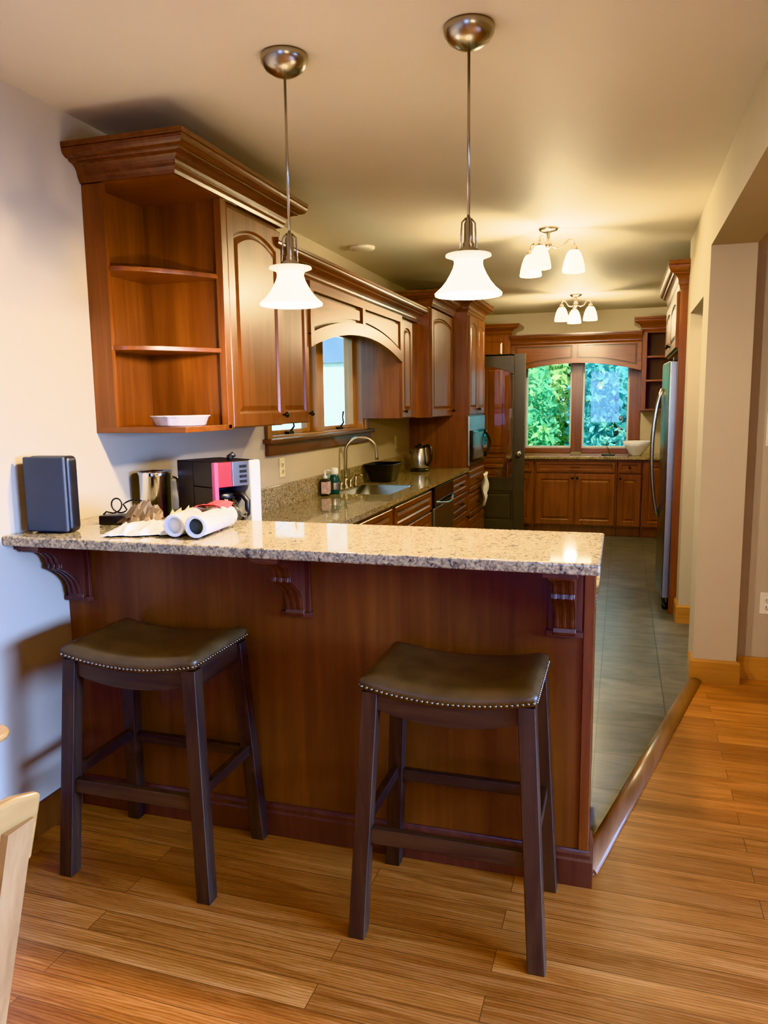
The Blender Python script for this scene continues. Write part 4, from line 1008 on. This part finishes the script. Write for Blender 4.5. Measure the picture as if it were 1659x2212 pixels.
# ------------------------------------------------------------------ wall plates
def plate(name, label, T, w, h, mat, slots, cat):
    root = thing(name, label, cat, T.translation)
    mb = MB(T); mb.box(-w/2, w/2, .0005, .006, -h/2, h/2); mb.build('plate', mat, root, bevel=.002)
    if slots == 'outlet':
        for s in (-1, 1):
            mb = MB(T); mb.lathe([(.017, .006), (.017, .0085), (0, .0085)], (0, 0, s*.02), 18, 'y'); rc = mb.build('receptacle', mat, root)
            mb = MB(T); mb.box(-.008, -.005, .0084, .0095, s*.02-.005, s*.02+.007); mb.box(.005, .008, .0084, .0095, s*.02-.005, s*.02+.007); mb.build('slot', 'black', rc)
    else:
        mb = MB(T); mb.box(-.005, .005, .006, .016, -.012, .012); mb.build('toggle', mat, root, bevel=.002)
def TT(x, y, z, xd, od):
    b = basis((x, y, z), xd, od); return b
plate('wall_outlet', 'almond outlet plate on the wall above the counter below the window', TT(XL, 4.185, 1.135, Y_, PX), .072, .115, 'almond', 'outlet', 'outlet')
plate('wall_outlet', 'small almond outlet plate near the kettle', TT(XL, 6.62, 1.165, Y_, PX), .072, .115, 'almond', 'outlet', 'outlet')
plate('wall_outlet', 'ivory outlet plate low on the dining room wall at the right edge', TT(.770, 4.39, .425, X_, NY), .075, .118, 'ivory', 'outlet', 'outlet')
plate('light_switch', 'ivory switch plate higher on the dining room wall at the right edge', TT(.755, 4.39, 1.35, X_, NY), .075, .175, 'ivory', 'switch', 'switch')

# ------------------------------------------------------------------ outside
mb = MB(); mb.box(-30, 30, YW+.2, 45, -.5, -.4); mb.box(-30, XL-.3, -12, YW+.2, -.5, -.4); o = mb.build('lawn', 'grass'); tag(o, 'green lawn outside the far window', 'lawn', kind='structure')
def leaves(rad, cz, n, rr, sz):
    mb = LB()
    for _ in range(n):
        while True:
            p = Vector((rr.uniform(-1, 1), rr.uniform(-1, 1), rr.uniform(-1, 1)))
            if .25 < p.length < 1: break
        p = Vector((p.x*rad[0], p.y*rad[1], p.z*rad[2]+cz))
        a = Vector((rr.gauss(0, 1), rr.gauss(0, 1), rr.gauss(0, 1))).normalized(); b = a.cross(Vector((rr.gauss(0, 1), rr.gauss(0, 1), rr.gauss(0, 1)))).normalized()
        s = sz*rr.uniform(.6, 1.4)
        mb.add([p-a*s, p+b*s*.45, p+a*s, p-b*s*.45], [(0, 1, 2, 3)])
    return mb
trees = [(-1.75, 12.2, .80, 2.3, 'leafA', 'bushy bright green tree outside the left pane of the far window'),
         (-.05, 12.6, .80, 2.5, 'leafB', 'blue green tree outside the right pane of the far window'),
         (-.95, 14.6, .95, 3.0, 'leafC', 'yellow green tree behind the others outside the far window'),
         (1.15, 15.0, .95, 3.0, 'leafA', 'green tree at the right outside the far window'),
         (-2.95, 14.9, .95, 3.2, 'leafB', 'dark blue green tree at the left outside the far window'),
         (.1, 17.4, 1.2, 3.8, 'leafB', 'tall blue green tree far behind outside the window'),
         (-2.4, 17.8, 1.2, 4.0, 'leafA', 'tall green tree farthest behind outside the window')]
for i, (x, y, rad, h, mat, label) in enumerate(trees):
    root = thing('tree', label, 'tree', (x, y, -.4), R.uniform(0, 6), group='trees outside the far window')
    mb = LB(); mb.tube([(0, 0, 0), (.05, .02, h*.5), (0, .05, h*.95)], [.12, .09, .03], 10); mb.build('trunk', 'bark', root)
    mb = leaves((rad, rad, h*.5+.40), h*.5+.40, 4200, random.Random(i+40), .072+.02*(y > 14)); mb.build('foliage', mat, root, recalc=False)
# neighbouring outbuilding seen through the sink window
root = thing('outbuilding', 'white outbuilding with a blue grey roof outside the sink window', 'building', (-3.6, 9.0, -.4))
mb = MB(); mb.box(-5.2, -2.3, 8.6, 11.5, -.4, 2.0); mb.build('wall', 'siding', root)
mb = MB(); mb.prism([(-5.3, 2.001), (-2.2, 2.001), (-2.2, 2.06), (-3.9, 3.4), (-5.3, 2.06)], 'y', 8.55, 11.6); mb.build('roof', 'roofblue', root)

# ------------------------------------------------------------------ light
def area(name, loc, rot, sx, sy_, power, col):
    l = bpy.data.lights.new(name, 'AREA'); l.shape = 'RECTANGLE'; l.size = sx; l.size_y = sy_; l.energy = power; l.color = col
    o = bpy.data.objects.new(name, l); COL.objects.link(o); o.location = loc; o.rotation_euler = rot; return o
def point(name, loc, power, col, rad=.03):
    l = bpy.data.lights.new(name, 'POINT'); l.energy = power; l.color = col; l.shadow_soft_size = rad
    o = bpy.data.objects.new(name, l); COL.objects.link(o); o.location = loc; return o
WARM = (1.0, .84, .60); DAY = (.26, .46, 1.0)
for i, x in enumerate((-1.012, -.444)): point('pendant_bulb', (x, 2.29, ZC-.755), 50, WARM, .03)
for (x, y) in ((-.462, 4.93), (-.47, 7.96)): point('ceiling_lamp_bulb', (x, y, ZC-.28), 44, (1.0, .82, .48), .06)
area('patio_door_daylight', (-.46, YBACK+.05, 1.45), (PI/2, 0, 0), .75, 1.75, 38, DAY)
o = area('dining_window_daylight', (XRD-.05, .6, 1.15), (math.radians(70), 0, PI/2), 2.2, 1.3, 275, DAY); o.data.spread = math.radians(74)
area('added_ceiling_uplight', (1.3, -.9, 1.75), (PI, 0, 0), .35, .35, 62, WARM)  # unseen warm fill added to brighten the near ceiling
point('dining_room_bulb', (1.1, -.9, 2.0), 16, WARM, .12)
point('hall_bulb', (1.0, 5.0, 2.3), 12, WARM, .08)
sun = bpy.data.lights.new('sun', 'SUN'); sun.energy = 10; sun.angle = .01; sun.color = (1, .96, .88)
so = bpy.data.objects.new('sun', sun); COL.objects.link(so); so.rotation_euler = Vector((-.45, .75, -.75)).to_track_quat('-Z', 'Y').to_euler()
w = bpy.data.worlds.new('sky'); SC.world = w; w.use_nodes = True
bg = w.node_tree.nodes['Background']; bg.inputs[0].default_value = (.55, .80, 1.0, 1); bg.inputs[1].default_value = 3.2
SC.view_settings.view_transform = 'Khronos PBR Neutral'
SC.view_settings.look = 'None'
SC.view_settings.exposure = .46
cyc = SC.cycles
cyc.max_bounces = 7; cyc.diffuse_bounces = 4; cyc.glossy_bounces = 3; cyc.transmission_bounces = 3; cyc.transparent_max_bounces = 8
cyc.use_adaptive_sampling = True; cyc.adaptive_threshold = .05
cyc.sample_clamp_indirect = 8; cyc.caustics_reflective = False; cyc.caustics_refractive = False
cyc.use_denoising = True
